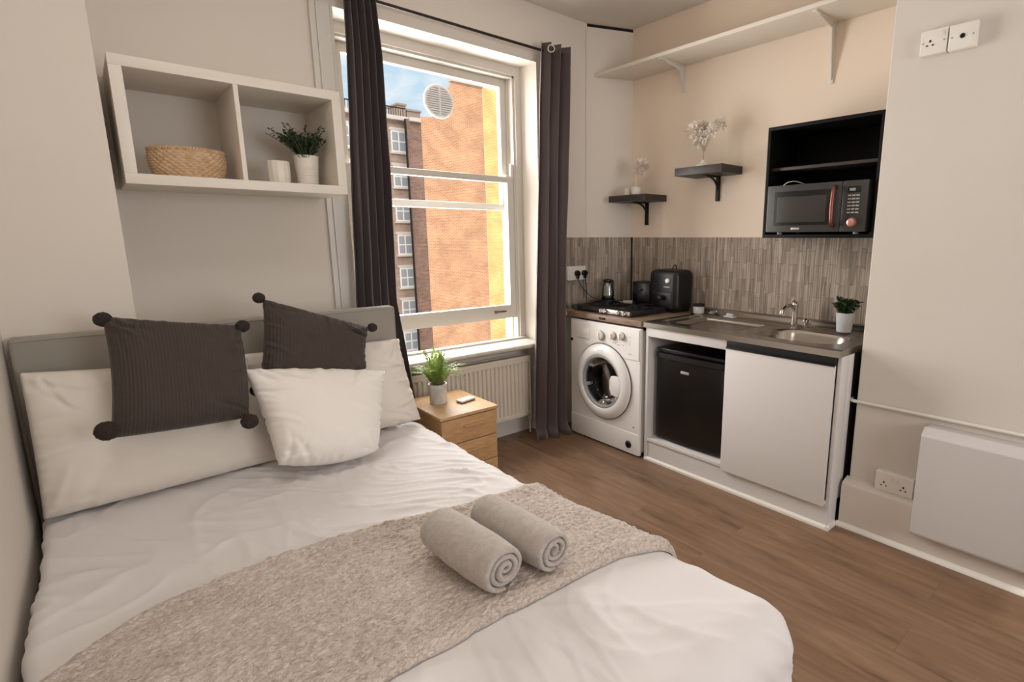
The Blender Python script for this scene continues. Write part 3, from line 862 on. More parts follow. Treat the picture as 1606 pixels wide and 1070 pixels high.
cushion('cushion', 'dark knitted pom-pom cushion propped on the pillow nearest the left wall', 'cushion',
        (0.008, 2.375, 1.176), (0.388, 2.365, 1.105), (0.365, 2.26, 0.772), (-0.022, 2.245, 0.795), 0.17, M['knit'], 3.0, (0.07, -0.04, 0.02, -0.02), 0.014, 80, 0.5, 0.5, 'dark pom-pom cushions', ncr=18, gather=0.012,
        pompoms=[((0.010, 2.37, 1.165), 0.025), ((0.396, 2.36, 1.10), 0.024), ((0.352, 2.185, 0.778), 0.028), ((-0.026, 2.17, 0.842), 0.031)])
cushion('cushion', 'dark knitted pom-pom cushion tilted behind the small white cushion', 'cushion',
        (0.486, 2.43, 1.192), (0.888, 2.42, 1.032), (0.848, 2.36, 0.79), (0.425, 2.36, 0.86), 0.16, M['knit'], 12.0, (0.05, 0.10, 0.0, 0.0), 0.018, 80, 0.5, 0.5, 'dark pom-pom cushions', ncr=22, gather=0.012,
        pompoms=[((0.474, 2.43, 1.196), 0.022), ((0.903, 2.42, 1.030), 0.021), ((0.412, 2.33, 0.852), 0.024)])

# ------------------------------------------------------------------ cube shelf on the wall and what stands in it
SX0, SX1, SY0, SY1, SZ0, SZ1 = 0.139, 0.926, 2.652, YW, 1.626, 2.072
cs = thing('wall_cube_shelf', 'white two-compartment cube shelf on the wall above the bed', 'shelf', ((SX0+SX1)/2, 2.85, SZ0))
T = 0.038
for nm, a in (('bottom_panel', (SX0, SX1, SY0, SY1, SZ0, SZ0+T)), ('top_panel', (SX0, SX1, SY0, SY1, SZ1-T, SZ1)),
              ('side_panel', (SX0, SX0+T, SY0, SY1, SZ0+T, SZ1-T)), ('side_panel', (SX1-T, SX1, SY0, SY1, SZ0+T, SZ1-T)),
              ('divider', (0.514, 0.531, SY0+0.002, SY1, SZ0+T, SZ1-T))):
    bm = B(); bx(bm, *a, 0.0015); obj(nm, bm, M['whitewood'], cs)
ZS = SZ0+T

# wicker basket: staves and woven rows
bk = thing('wicker_basket', 'round straw wicker basket in the left compartment of the cube shelf', 'basket', (0.352, 2.80, ZS))
bm = B(); rows, cols, sub = 11, 30, 4
def bask_r(f): return 0.112 + 0.016*math.sin(f*PI*0.75)
rings = []
nz = rows*6
for k in range(nz+1):
    f = k/nz; ring = []
    rowi = min(rows-1, int(f*rows)); ph = PI*rowi; loc_ = (f*rows) % 1.0
    bulge = math.sin(PI*loc_)
    for i in range(cols*sub*2):
        a = 2*PI*i/(cols*sub*2)
        r = bask_r(f) + 0.0042*bulge*(0.55+0.45*math.sin(cols*a+ph)) + 0.0015*math.sin(cols*a+ph)
        ring.append(bm.verts.new((0.352+r*math.cos(a), 2.80+r*math.sin(a)*0.92, ZS+0.001+f*0.108)))
    rings.append(ring)
n = len(rings[0])
for k in range(nz):
    for i in range(n):
        bm.faces.new((rings[k][i], rings[k][(i+1) % n], rings[k+1][(i+1) % n], rings[k+1][i]))
bm.faces.new(rings[0][::-1])
o = obj('woven_body', bm, M['wicker'], bk, angle=180)
s = o.modifiers.new('thickness', 'SOLIDIFY'); s.thickness = 0.004; s.offset = -1
bm = B()
for ph in (0, PI):
    pts = []
    for i in range(241):
        a = 2*PI*i/240; r = bask_r(1.0)+0.0045*math.cos(40*a+ph)
        pts.append((0.352+r*math.cos(a), 2.80+r*math.sin(a)*0.92, ZS+0.110+0.0045*math.sin(40*a+ph)))
    tube(bm, pts, 0.0042, 6)
obj('braided_rim', bm, M['wicker'], bk, angle=180)

bm = B(); lathe(bm, [(0.030, 0.0), (0.044, 0.003), (0.047, 0.012), (0.049, 0.05), (0.049, 0.098), (0.0475, 0.103), (0.045, 0.101), (0.044, 0.02), (0.0, 0.018)], (0.683, 2.81, ZS+0.0005), n=14, cap1=False)
o = obj('candle_cup', bm, M['ceramic'], angle=20, loc=(0.683, 2.81, ZS)); tag(o, 'plain white faceted cup left of the plant in the cube shelf', 'cup')

def leafquad(bm, base, tip, w, up=Vector((0, 0, 1)), cup=0.25):
    base, tip = Vector(base), Vector(tip); d = tip-base
    s = d.cross(up)
    if s.length < 1e-6: s = d.orthogonal()
    s = s.normalized()*w; n = s.cross(d).normalized()*w*cup
    m1 = base+d*0.35; m2 = base+d*0.7
    v = [bm.verts.new(base), bm.verts.new(m1+s*0.9+n), bm.verts.new(m2+s*0.75+n), bm.verts.new(tip), bm.verts.new(m2-s*0.75+n), bm.verts.new(m1-s*0.9+n), bm.verts.new(m1), bm.verts.new(m2)]
    for q in ((0, 1, 6), (1, 2, 7, 6), (2, 3, 7), (0, 6, 5), (6, 7, 4, 5), (7, 3, 4)):
        bm.faces.new([v[i] for i in q])

def sprigs(bm, c, n, hgt, spread, leafl, leafw, seed, droop=0.3, per=12, r0=0.02, tilt=(0.2, 1.0), clip=None):
    r = random.Random(seed)
    for k in range(n):
        a = 2*PI*(k+r.uniform(-.4, .4))/n*1.0 + r.uniform(0, .3); sp = spread*r.uniform(*tilt); h = hgt*r.uniform(0.6, 1.0)
        base = Vector(c)+Vector((math.cos(a), math.sin(a), 0))*r0*r.uniform(0.2, 1)
        tip = Vector(c)+Vector((math.cos(a)*sp, math.sin(a)*sp, h))
        mid = base.lerp(tip, 0.5)+Vector((0, 0, h*droop))*0.5
        pts = curve_pts([base, mid, tip], 10)
        if clip and any(not clip(p) for p in pts): continue
        tube(bm, pts, 0.0013, 5)
        for j in range(per):
            f = 0.25+0.75*(j+0.5)/per; p = pts[min(len(pts)-1, int(f*(len(pts)-1)))]
            aa = r.uniform(0, 2*PI); dirv = (Vector((math.cos(aa), math.sin(aa), r.uniform(0.1, 0.9)))).normalized()
            if clip and not clip(p+dirv*leafl): continue
            leafquad(bm, p, p+dirv*leafl*r.uniform(.7, 1.15), leafw, Vector((r.uniform(-.4, .4), r.uniform(-.4, .4), 1)))

# plant in the cube shelf
pl = thing('potted_plant', 'small leafy plant in a ribbed white pot in the cube shelf', 'plant', (0.805, 2.81, ZS))
prof = [(0.034, 0), (0.041, 0.002)]
for k in range(9):
    h = 0.01+k*0.009; prof += [(0.0415+0.009*h/0.12, h), (0.0435+0.009*h/0.12, h+0.0045)]
prof += [(0.0495, 0.093), (0.0525, 0.130), (0.054, 0.137), (0.0515, 0.138), (0.049, 0.12), (0.0, 0.118)]
bm = B(); lathe(bm, prof, (0.805, 2.81, ZS+0.0005), n=36, cap1=False); obj('pot', bm, M['ceramic'], pl)
bm = B(); lathe(bm, [(0.049, 0), (0.03, 0.006), (0.001, 0.008)], (0.805, 2.81, ZS+0.119), n=20); obj('soil', bm, M['soil'], pl)
bm = B()
inside = lambda p: p.z < SZ1-T-0.02 and 0.545 < p.x < SX1-T-0.008 and p.y < YW-0.02 and p.y > 2.66
sprigs(bm, (0.805, 2.81, ZS+0.12), 46, 0.125, 0.12, 0.026, 0.006, 21, 0.2, 16, 0.03, (0.15, 1.0), inside)
sprigs(bm, (0.795, 2.77, ZS+0.125), 22, 0.14, 0.16, 0.02, 0.005, 25, 0.2, 14, 0.03, (0.45, 1.0), inside)
obj('foliage', bm, M['leaf'], pl, angle=180)

# ------------------------------------------------------------------ nightstand
NX0, NX1, NY0, NY1, NZ = 1.245, 1.588, 2.492, 2.925, 0.5
ns_ = thing('nightstand', 'light oak bedside cabinet with drawers next to the bed', 'nightstand', ((NX0+NX1)/2, 2.71, 0))
bm = B(); bx(bm, NX0-0.006, NX1+0.006, NY0-0.012, NY1, NZ-0.018, NZ, 0.003); obj('top', bm, M['oaktop'], ns_)
bm = B()
bx(bm, NX0, NX0+0.016, NY0+0.012, NY1-0.004, 0, NZ-0.018); bx(bm, NX1-0.016, NX1, NY0+0.012, NY1-0.004, 0, NZ-0.018)
bx(bm, NX0, NX1, NY1-0.012, NY1-0.004, 0.03, NZ-0.018); bx(bm, NX0+0.016, NX1-0.016, NY0+0.014, NY1-0.01, 0.03, 0.046); bx(bm, NX0+0.016, NX1-0.016, NY0+0.02, NY0+0.034, 0, 0.05)
obj('carcass', bm, M['oak'], ns_)
for k in range(3):
    z0 = 0.05+k*0.143; z1 = z0+0.139
    bm = B(); bx(bm, NX0+0.002, NX1-0.002, NY0-0.002, NY0+0.014, z0, z1, 0.0025); bx(bm, NX0+0.02, NX1-0.02, NY0+0.014, NY1-0.03, z0+0.01, z1-0.03)
    d = obj('drawer', bm, M['oak'], ns_)
    bm = B(); zc = z0+0.085
    prism_axis(bm, [(NY0-0.001, zc-0.004), (NY0-0.018, zc+0.001), (NY0-0.018, zc+0.007), (NY0-0.001, zc+0.007)], 'x', 1.375, 1.52, 0.0015)
    obj('drawer_pull', bm, M['oaktop'], d)

# fern on the nightstand
fx, fy = 1.368, 2.75
fe = thing('potted_fern', 'bright green fern in a marbled white pot on the nightstand', 'plant', (fx, fy, NZ))
bm = B(); lathe(bm, [(0.046, 0), (0.048, 0.003), (0.0505, 0.105), (0.0505, 0.113), (0.047, 0.113), (0.046, 0.095), (0.0, 0.093)], (fx, fy, NZ+0.0005), n=36, cap1=False); obj('pot', bm, M['marble'], fe)
bm = B(); lathe(bm, [(0.046, 0), (0.03, 0.006), (0.001, 0.008)], (fx, fy, NZ+0.094), n=20); obj('soil', bm, M['soil'], fe)
bm = B(); r = random.Random(4)
for k in range(34):
    a = 2*PI*k/34*1.0 + r.uniform(-.2, .2); inner = k % 3 == 0
    sp = r.uniform(0.03, 0.10) if inner else r.uniform(0.11, 0.20); h = r.uniform(0.15, 0.225) if inner else r.uniform(0.06, 0.17)
    c = Vector((fx, fy, NZ+0.1)); dr = Vector((math.cos(a), math.sin(a), 0))
    if a % (2*PI) > PI*0.75 and a % (2*PI) < PI*1.25: sp *= 0.85
    p0 = c+dr*0.018; p2 = c+dr*sp+Vector((0, 0, h)); p1 = p0.lerp(p2, 0.45)+Vector((0, 0, 0.035))
    if not inner and r.random() < .5: p2 = p2+dr*0.012+Vector((0, 0, -0.03))
    pts = curve_pts([p0, p1, p2], 20); pts = [p for p in pts if p.y < 2.945 or p.z > 0.3]
    tube(bm, pts, 0.0012, 5)
    for i in range(3, len(pts)):
        f = i/len(pts); Lf = 0.030*math.sin(PI*(0.15+0.85*f))**0.7*(1.05-0.55*f); dv = (pts[i]-pts[i-1]).normalized()
        sd = dv.cross(Vector((0, 0, 1)));
        if sd.length < 1e-4: sd = Vector((1, 0, 0))
        sd.normalize()
        for s in (-1, 1):
            tip = pts[i]+sd*s*Lf+dv*Lf*0.45+Vector((0, 0, r.uniform(-0.006, 0.004)))
            leafquad(bm, pts[i], tip, 0.0048, dv.cross(sd)*-1)
obj('fronds', bm, M['fern'], fe, angle=180)

# small white box on the nightstand
bm = B(); bx(bm, -0.052, 0.052, -0.026, 0.026, 0.006, 0.017, 0.003)
bm2 = B(); bx(bm2, -0.05, 0.05, -0.024, 0.024, 0.0005, 0.007, 0.002)
rot = Matrix.Translation((1.497, 2.668, NZ)) @ Matrix.Rotation(math.radians(13), 4, 'Z')
for q in (bm, bm2): bmesh.ops.transform(q, matrix=rot, verts=q.verts[:])
sb = thing('small_box', 'small flat white box lying on the nightstand beside the fern', 'box', (1.497, 2.668, NZ))
obj('box_lid', bm, M['whiteplastic'], sb); obj('box_base', bm2, M['blackmatt'], sb)

# ------------------------------------------------------------------ washing machine
WX, WY0, WY1, WZ = 2.493, 2.212, 2.888, 0.862
wm = thing('washing_machine', 'white front-loading washing machine under the wooden worktop', 'washing machine', (2.76, 2.55, 0))
bm = B()
bx(bm, WX+0.02, 3.04, WY0, WY0+0.012, 0.012, WZ); bx(bm, WX+0.02, 3.04, WY1-0.012, WY1, 0.012, WZ); bx(bm, WX+0.02, 3.04, WY0, WY1, WZ-0.012, WZ); bx(bm, WX+0.02, 3.04, WY0, WY1, 0.012, 0.03); bx(bm, 3.03, 3.04, WY0, WY1, 0.012, WZ)
hole = 0.168; cy_, cz_ = 2.548, 0.458
angs = sorted(set([2*PI*q/72 for q in range(72)] + [math.atan2(zz-cz_, yy-cy_) % (2*PI) for yy in (WY0, WY1) for zz in (0.012, WZ)]))
inn, outr, rim = [], [], []
for a in angs:
    c_, s_ = math.cos(a), math.sin(a)
    tt = min(((WY1-cy_)/c_ if c_ > 1e-9 else (WY0-cy_)/c_ if c_ < -1e-9 else 9), ((WZ-cz_)/s_ if s_ > 1e-9 else (0.012-cz_)/s_ if s_ < -1e-9 else 9))
    yo, zo = cy_+c_*tt, cz_+s_*tt
    inn.append(bm.verts.new((WX, cy_+hole*c_, cz_+hole*s_)))
    outr.append(bm.verts.new((WX, cy_+(yo-cy_)*0.985, cz_+(zo-cz_)*0.985))); rim.append((bm.verts.new((WX+0.006, yo, zo)), bm.verts.new((WX+0.024, yo, zo))))
for q in range(len(angs)):
    p = (q+1) % len(angs)
    bm.faces.new((inn[q], inn[p], outr[p], outr[q])); bm.faces.new((outr[q], outr[p], rim[p][0], rim[q][0])); bm.faces.new((rim[q][0], rim[p][0], rim[p][1], rim[q][1]))
obj('body', bm, M['white'], wm)
bm = B(); lathe(bm, [(0.172, 0.0), (0.165, 0.05), (0.16, 0.06), (0.215, 0.075), (0.215, 0.36), (0.001, 0.37)], (WX+0.001, cy_, cz_), (1, 0, 0), 56, cap0=False); obj('drum', bm, M['drum'], wm, angle=30)
WC = Vector((WX, 2.548, 0.458))
# control panel with a scooped lower edge following the door
bm = B(); pts = []
top = WZ-0.01
nseg = 40
low = []
for i in range(nseg+1):
    y = WY0+0.012+(WY1-WY0-0.024)*i/nseg; dz = 0.272**2-(y-WC.y)**2
    z = WC.z+math.sqrt(dz) if dz > 0 else 0
    low.append((y, max(0.655 if y < WC.y else 0.70, z)))
poly = low + [(WY1-0.012, top), (WY0+0.012, top)]
prism_axis(bm, poly, 'x', WX-0.005, WX+0.004)
cp = obj('control_panel', bm, M['white'], wm)
bm = B(); bx(bm, WX-0.0075, WX+0.002, 2.685, 2.815, 0.73, 0.815, 0.003); obj('detergent_drawer', bm, M['whiteplastic'], wm)
bm = B(); bx(bm, WX-0.009, WX-0.004, 2.695, 2.80, 0.733, 0.738); obj('drawer_grip', bm, M['greyplastic'], cp)
for (y, z, r) in ((2.568, 0.776, 0.036), (2.452, 0.79, 0.029), (2.372, 0.797, 0.029)):
    bm = B(); lathe(bm, [(r, 0), (r, 0.003), (r*0.98, 0.005)], (WX-0.003, y, z), (-1, 0, 0), 28); d = obj('dial_ring', bm, M['greyplastic'], cp)
    bm = B(); lathe(bm, [(r*0.84, 0), (r*0.78, 0.02), (r*0.6, 0.024)], (WX-0.005, y+0.002, z+0.001), (-1, 0, 0), 28); 
    bx(bm, WX-0.036, WX-0.02, y-0.004, y+0.004, z-r*0.72, z+r*0.72, 0.002)
    obj('dial', bm, M['whiteplastic'], d)
bm = B()
for y, z, w in ((2.30, 0.80, 0.006), (2.30, 0.768, 0.003), (2.30, 0.752, 0.003), (2.298, 0.69, 0.014), (2.44, 0.744, 0.016), (2.40, 0.735, 0.012), (2.36, 0.74, 0.008)):
    bm = B(); bx(bm, WX-0.0062, WX-0.004, y-w, y+w, z-0.0022, z+0.0022); obj('panel_mark', bm, M['greyplastic'], cp)
bm = B(); lathe(bm, [(0.011, 0), (0.011, 0.005), (0.008, 0.007)], (WX-0.004, 2.868, 0.712), (-1, 0, 0), 18); obj('power_button', bm, M['black'], cp)
# door
bm = B(); lathe(bm, [(0.262, -0.004), (0.262, 0.008), (0.258, 0.016), (0.245, 0.026), (0.222, 0.034), (0.2, 0.036), (0.186, 0.030), (0.178, 0.016), (0.172, 0.004), (0.17, -0.004)], WC, (-1, 0, 0), 72, cap0=False, cap1=False)
dr = obj('door', bm, M['white'], wm, angle=60)
bm = B(); lathe(bm, [(0.262, 0.001), (0.262, 0.0062), (0.2665, 0.0062), (0.2665, 0.001)], WC, (-1, 0, 0), 72, cap0=False, cap1=False); obj('door_seam', bm, M['seam'], dr, angle=60)
bm = B(); lathe(bm, [(0.185, 0.027), (0.176, 0.030), (0.17, 0.026), (0.165, 0.014), (0.163, -0.002)], WC, (-1, 0, 0), 72, cap0=False, cap1=False); obj('door_ring', bm, M['greyplastic'], dr, angle=60)
bm = B(); lathe(bm, [(0.168, 0.016), (0.162, 0.006), (0.15, -0.02), (0.135, -0.05), (0.11, -0.062), (0.001, -0.066)], WC, (-1, 0, 0), 64, cap0=False); obj('door_glass', bm, M['tintglass'], dr, angle=180)
bm = B(); prism_axis(bm, [(WC.y-0.172, WC.z+0.068), (WC.y-0.105, WC.z+0.062), (WC.y-0.09, WC.z+0.03), (WC.y-0.09, WC.z-0.035), (WC.y-0.11, WC.z-0.068), (WC.y-0.168, WC.z-0.075), (WC.y-0.19, WC.z-0.03), (WC.y-0.19, WC.z+0.03)], 'x', WX-0.034, WX-0.012, 0.003); obj('door_handle', bm, M['white'], dr)
bm = B(); bx(bm, WX-0.0345, WX-0.032, WC.y-0.03, WC.y+0.03, WC.z+0.2215, WC.z+0.2255); obj('door_mark', bm, M['greyplastic'], dr)
bm = B(); bx(bm, WX-0.004, WX+0.01, WY0+0.004, WY1-0.004, 0.012, 0.158, 0.004); kp = obj('kick_panel', bm, M['white'], wm)
bm = B(); lathe(bm, [(0.026, 0), (0.026, 0.004), (0.02, 0.009), (0.001, 0.009)], (WX-0.004, 2.303, 0.072), (-1, 0, 0), 28); bx(bm, WX-0.018, WX-0.01, 2.299, 2.307, 0.054, 0.09, 0.002); obj('filter_cap', bm, M['black'], kp)
bm = B(); lathe(bm, [(0.006, 0), (0.006, 0.003), (0.003, 0.004)], (WX-0.001, 2.262, 0.2), (-1, 0, 0), 14); obj('screw_cover', bm, M['greyplastic'], wm)
for fx_, fy_ in ((2.53, 2.25), (2.53, 2.85), (3.0, 2.25), (3.0, 2.85)):
    bm = B(); cyl(bm, (fx_, fy_, 0), (fx_, fy_, 0.016), 0.02); obj('foot', bm, M['black'], wm)

# ------------------------------------------------------------------ wooden worktop
WT0, WT1 = 0.876, 0.914
wt = thing('worktop', 'brown wood-effect worktop above the washing machine', 'worktop', (2.8, 2.6, WT0))
bm = B(); prism(bm, [(2.487, 2.206), (XK-0.012, 2.206), (XK-0.012, 2.885), (2.80, YW-0.02), (2.80, YW-0.003), (2.487, YW-0.003)], WT0, WT1, 0.003)
obj('board', bm, M['worktop'], wt)
bm = B(); bx(bm, 2.479, 2.488, 2.53, 2.585, WT0+0.012, WT0+0.026, 0.003); obj('catch', bm, M['iron'], wt)

# hob
hob = thing('gas_hob', 'black two-burner hob with chrome knobs on the wooden worktop', 'hob', (2.74, 2.65, WT1))
HX0, HX1, HY0, HY1 = 2.545, 2.90, 2.345, 2.94
bm = B(); bx(bm, HX0, HX1, HY0, HY1, WT1+0.008, WT1+0.036, 0.006); obj('hob_body', bm, M['blackmatt'], hob)
for a, c in ((HX0+0.04, HY0+0.04), (HX1-0.04, HY0+0.04), (HX0+0.04, HY1-0.04), (HX1-0.04, HY1-0.04)):
    bm = B(); cyl(bm, (a, c, WT1), (a, c, WT1+0.014), 0.014, 14); obj('foot', bm, M['black'], hob)
bm = B(); bx(bm, HX0-0.003, HX0+0.004, HY0+0.012, HY0+0.30, WT1+0.008, WT1+0.036, 0.0015); obj('knob_strip', bm, M['steel'], hob)
for y in (2.40, 2.455, 2.58, 2.615):
    bm = B(); lathe(bm, [(0.0145, 0), (0.0135, 0.014), (0.011, 0.018), (0.001, 0.018)], (HX0-0.003, y, WT1+0.022), (-1, 0, 0), 18); bx(bm, HX0-0.026, HX0-0.018, y-0.002, y+0.002, WT1+0.012, WT1+0.032)
    obj('knob', bm, M['chrome'], hob)
for y in (2.50, 2.78):
    bm = B(); zc = WT1+0.036
    lathe(bm, [(0.05, 0), (0.05, 0.008), (0.034, 0.012), (0.034, 0.018), (0.001, 0.02)], (2.745, y, zc), n=26); obj('burner', bm, M['black'], hob)
    bm = B()
    for k in range(4):
        a = PI/4+k*PI/2; d = Vector((math.cos(a), math.sin(a), 0))
        tube(bm, [Vector((2.745, y, zc+0.024))+d*0.03, Vector((2.745, y, zc+0.024))+d*0.12, Vector((2.745, y, zc))+d*0.125], 0.004, 8)
    torus(bm, (2.745, y, zc+0.004), (0, 0, 1), 0.124, 0.004, 36, 8)
    obj('pan_support', bm, M['iron'], hob)
# kettle of clear glass on the left end
kt = thing('glass_jug', 'clear glass jug with black handle and base left on the hob', 'jug', (2.86, 2.905, 0.956))
kz = WT1+0.0365
bm = B(); lathe(bm, [(0.06, 0), (0.062, 0.006), (0.06, 0.02), (0.05, 0.024)], (2.845, 2.865, kz), n=30); obj('jug_base', bm, M['black'], kt)
bm = B(); lathe(bm, [(0.052, 0.024), (0.05, 0.06), (0.044, 0.12), (0.037, 0.16)], (2.845, 2.865, kz), n=30, cap0=False, cap1=False)
o = obj('glass_body', bm, M['jarglass'], kt); s = o.modifiers.new('thickness', 'SOLIDIFY'); s.thickness = 0.002
bm = B(); lathe(bm, [(0.038, 0.158), (0.038, 0.168), (0.02, 0.175), (0.001, 0.176)], (2.845, 2.865, kz), n=26); obj('jug_lid', bm, M['black'], kt)
bm = B(); tube(bm, curve_pts([(2.835, 2.83, kz+0.163), (2.828, 2.795, kz+0.165), (2.823, 2.785, kz+0.12), (2.828, 2.795, kz+0.05), (2.835, 2.815, kz+0.03)], 24), 0.0065, 8); obj('jug_handle', bm, M['black'], kt)
# plate/bowl at the back of the hob
bm = B(); lathe(bm, [(0.035, 0), (0.04, 0.003), (0.062, 0.02), (0.072, 0.034), (0.070, 0.035), (0.058, 0.021), (0.034, 0.006), (0.001, 0.005)], (2.99, 2.79, WT1+0.0005), n=32)
o = obj('bowl', bm, M['ceramic'], loc=(2.99, 2.79, WT1)); tag(o, 'small white bowl behind the hob near the corner', 'bowl')
# toaster: black glossy box
ts = thing('toaster', 'black glossy upright toaster between the white bowl and the air fryer', 'toaster', (3.02, 2.635, WT1))
bm = B(); bx(bm, 2.955, 3.085, 2.545, 2.72, WT1+0.006, WT1+0.195, 0.012, 3); obj('toaster_body', bm, M['blackgloss'], ts)
bm = B(); bx(bm, 2.975, 2.995, 2.565, 2.70, WT1+0.193, WT1+0.198, 0.001); bx(bm, 3.03, 3.05, 2.565, 2.70, WT1+0.193, WT1+0.198, 0.001); obj('slot', bm, M['iron'], ts)
bm = B(); bx(bm, 2.94, 2.957, 2.62, 2.645, WT1+0.13, WT1+0.145, 0.003); obj('lever', bm, M['black'], ts)
bm = B(); bx(bm, 2.96, 3.08, 2.55, 2.715, WT1, WT1+0.008); obj('toaster_base', bm, M['blackmatt'], ts)
# air fryer
af = thing('air_fryer', 'black rounded air fryer with a round dial against the backsplash', 'air fryer', (2.99, 2.405, WT1))
bm = B(); bx(bm, 2.918, 3.112, 2.268, 2.53, WT1+0.008, WT1+0.296, 0.05, 6); obj('fryer_body', bm, M['black'], af)
bm = B(); bx(bm, 2.910, 2.935, 2.305, 2.49, WT1+0.022, WT1+0.145, 0.012, 3); fd = obj('fryer_drawer', bm, M['black'], af)
bm = B(); bx(bm, 2.872, 2.915, 2.375, 2.41, WT1+0.085, WT1+0.12, 0.008, 3); obj('drawer_handle', bm, M['black'], fd)
bm = B(); lathe(bm, [(0.021, 0), (0.02, 0.008), (0.014, 0.013), (0.001, 0.013)], (2.92, 2.352, WT1+0.222), (-1, 0, 0), 24); obj('dial', bm, M['silver'], af)
bm = B(); bx(bm, 2.916, 2.92, 2.335, 2.385, WT1+0.176, WT1+0.181); obj('badge', bm, M['silver'], af)
bm = B(); bx(bm, 2.94, 3.09, 2.30, 2.50, WT1, WT1+0.012, 0.003); obj('fryer_base', bm, M['blackmatt'], af)
bm = B(); tube(bm, curve_pts([(3.07, 2.44, WT1+0.288), (3.09, 2.43, WT1+0.322), (3.108, 2.43, WT1+0.30), (3.114, 2.45, WT1+0.2)], 18), 0.0035, 8); obj('power_cord', bm, M['cable'], af)

# ------------------------------------------------------------------ backsplash
bm = B(); bx(bm, XK-0.009, XK+0.002, 0.94, 2.893, 0.905, 1.431)
o = struct('backsplash_panel', bm, M['strip'], 'grey bark-strip backsplash along the kitchen wall behind sink', 'backsplash', smooth=False); uv_planar(o, (0, 1, 0), (0, 0, 1))
DA, DBv = Vector((2.80, YW-0.003, 0)), Vector((XK-0.008, 2.892, 0))
dd = (DBv-DA).normalized(); dn = Vector((dd.y, -dd.x, 0)); dn = dn if dn.y < 0 else -dn
bm = B()
a = DA-dd*0.01; c = DBv
prism(bm, [(a.x, a.y), (c.x, c.y), (c.x+dn.x*0.008, c.y+dn.y*0.008), (a.x+dn.x*0.008, a.y+dn.y*0.008)], 0.905, 1.432)
o = struct('backsplash_panel', bm, M['strip'], 'grey bark-strip backsplash on the boxed corner behind the hob', 'backsplash', smooth=False); uv_planar(o, tuple(dd), (0, 0, 1))
bm = B(); bx(bm, 2.55, 2.812, YW-0.011, YW+0.002, 0.914, 1.431)
o = struct('backsplash_panel', bm, M['strip'], 'grey bark-strip backsplash beside the right curtain', 'backsplash', smooth=False); uv_planar(o, (1, 0, 0), (0, 0, 1))
bm = B(); bx(bm, XK-0.016, XK-0.006, 2.872, 2.884, 0.914, 1.432, 0.002)
struct('trim_4', bm, M['gapdark'], 'dark corner strip where two backsplash panels meet', 'trim')
bm = B(); bx(bm, XK-0.016, XK-0.008, 2.108, 2.116, 0.95, 1.432, 0.002)
o = obj('cable_conduit', bm, M['conduit'], loc=(XK-0.012, 2.112, 0.95)); tag(o, 'narrow pale cable conduit running up the backsplash', 'conduit')

# socket plates
def socket_plate(name, label, c, ux, n, w, h, th, parts):
    """c centre on the wall, ux horizontal direction, n towards the room; parts: list of (kind, du, dz)"""
    c, ux, n = Vector(c), Vector(ux).normalized(), Vector(n).normalized(); uz = Vector((0, 0, 1))
    t = thing(name, label, 'socket', tuple(c), None)
    MX = Matrix((( ux.x, n.x, 0, c.x), (ux.y, n.y, 0, c.y), (0, 0, 1, c.z), (0, 0, 0, 1)))
    b = B(); bx(b, -w/2, w/2, -0.002, th, -h/2, h/2, 0.004, 3); bmesh.ops.transform(b, matrix=MX, verts=b.verts[:]); obj('plate', b, M['whiteplastic'], t)
    for kind, du, dz in parts:
        b = B()
        if kind == 'switch':
            bx(b, du-0.007, du+0.007, th-0.002, th+0.004, dz-0.009, dz+0.009, 0.002); nm, m = 'switch', M['whiteplastic']
        elif kind == 'slots':
            bx(b, du-0.0035, du+0.0035, th-0.001, th+0.0012, dz+0.006, dz+0.015); bx(b, du-0.014, du-0.007, th-0.001, th+0.0012, dz-0.008, dz-0.003); bx(b, du+0.007, du+0.014, th-0.001, th+0.0012, dz-0.008, dz-0.003); nm, m = 'pin_holes', M['gapdark']
        elif kind == 'hole':
            lathe(b, [(0.009, 0), (0.009, 0.003), (0.006, 0.003), (0.005, 0.001)], (du, th-0.0005, dz), (0, 1, 0), 18); nm, m = 'cable_outlet', M['gapdark']
        elif kind == 'screw':
            lathe(b, [(0.0035, 0), (0.0035, 0.0012)], (du, th-0.0005, dz), (0, 1, 0), 12); nm, m = 'screw', M['greyplastic']
        bmesh.ops.transform(b, matrix=MX, verts=b.verts[:]); obj(nm, b, m, t)
    return t
socket_plate('wall_socket', 'single white wall socket with switch high beside the cable outlet', (XR, 0.787, 2.217), (0, -1, 0), (-1, 0, 0), 0.096, 0.096, 0.03,
             [('slots', -0.012, -0.006), ('switch', 0.026, 0.024), ('screw', -0.038, 0), ('screw', 0.038, 0)])
socket_plate('cable_outlet_plate', 'white blank cable outlet plate high on the wall next to a socket', (XR, 0.686, 2.215), (0, -1, 0), (-1, 0, 0), 0.096, 0.096, 0.03,
             [('hole', 0.0, 0.0), ('screw', -0.036, 0), ('screw', 0.036, 0.0)])
socket_plate('wall_socket', 'white double wall socket just above the right skirting board', (XR, 0.745, 0.285), (0, -1, 0), (-1, 0, 0), 0.165, 0.096, 0.034,
             [('slots', -0.042, -0.012), ('slots', 0.042, -0.012), ('switch', -0.012, 0.022), ('switch', 0.012, 0.022)])
socket_plate('wall_socket', 'white double wall socket with two black plugs left of the hob', (2.676, YW-0.011, 1.168), (1, 0, 0), (0, -1, 0), 0.182, 0.104, 0.014,
             [('switch', -0.068, 0.026), ('switch', -0.068, -0.02)])
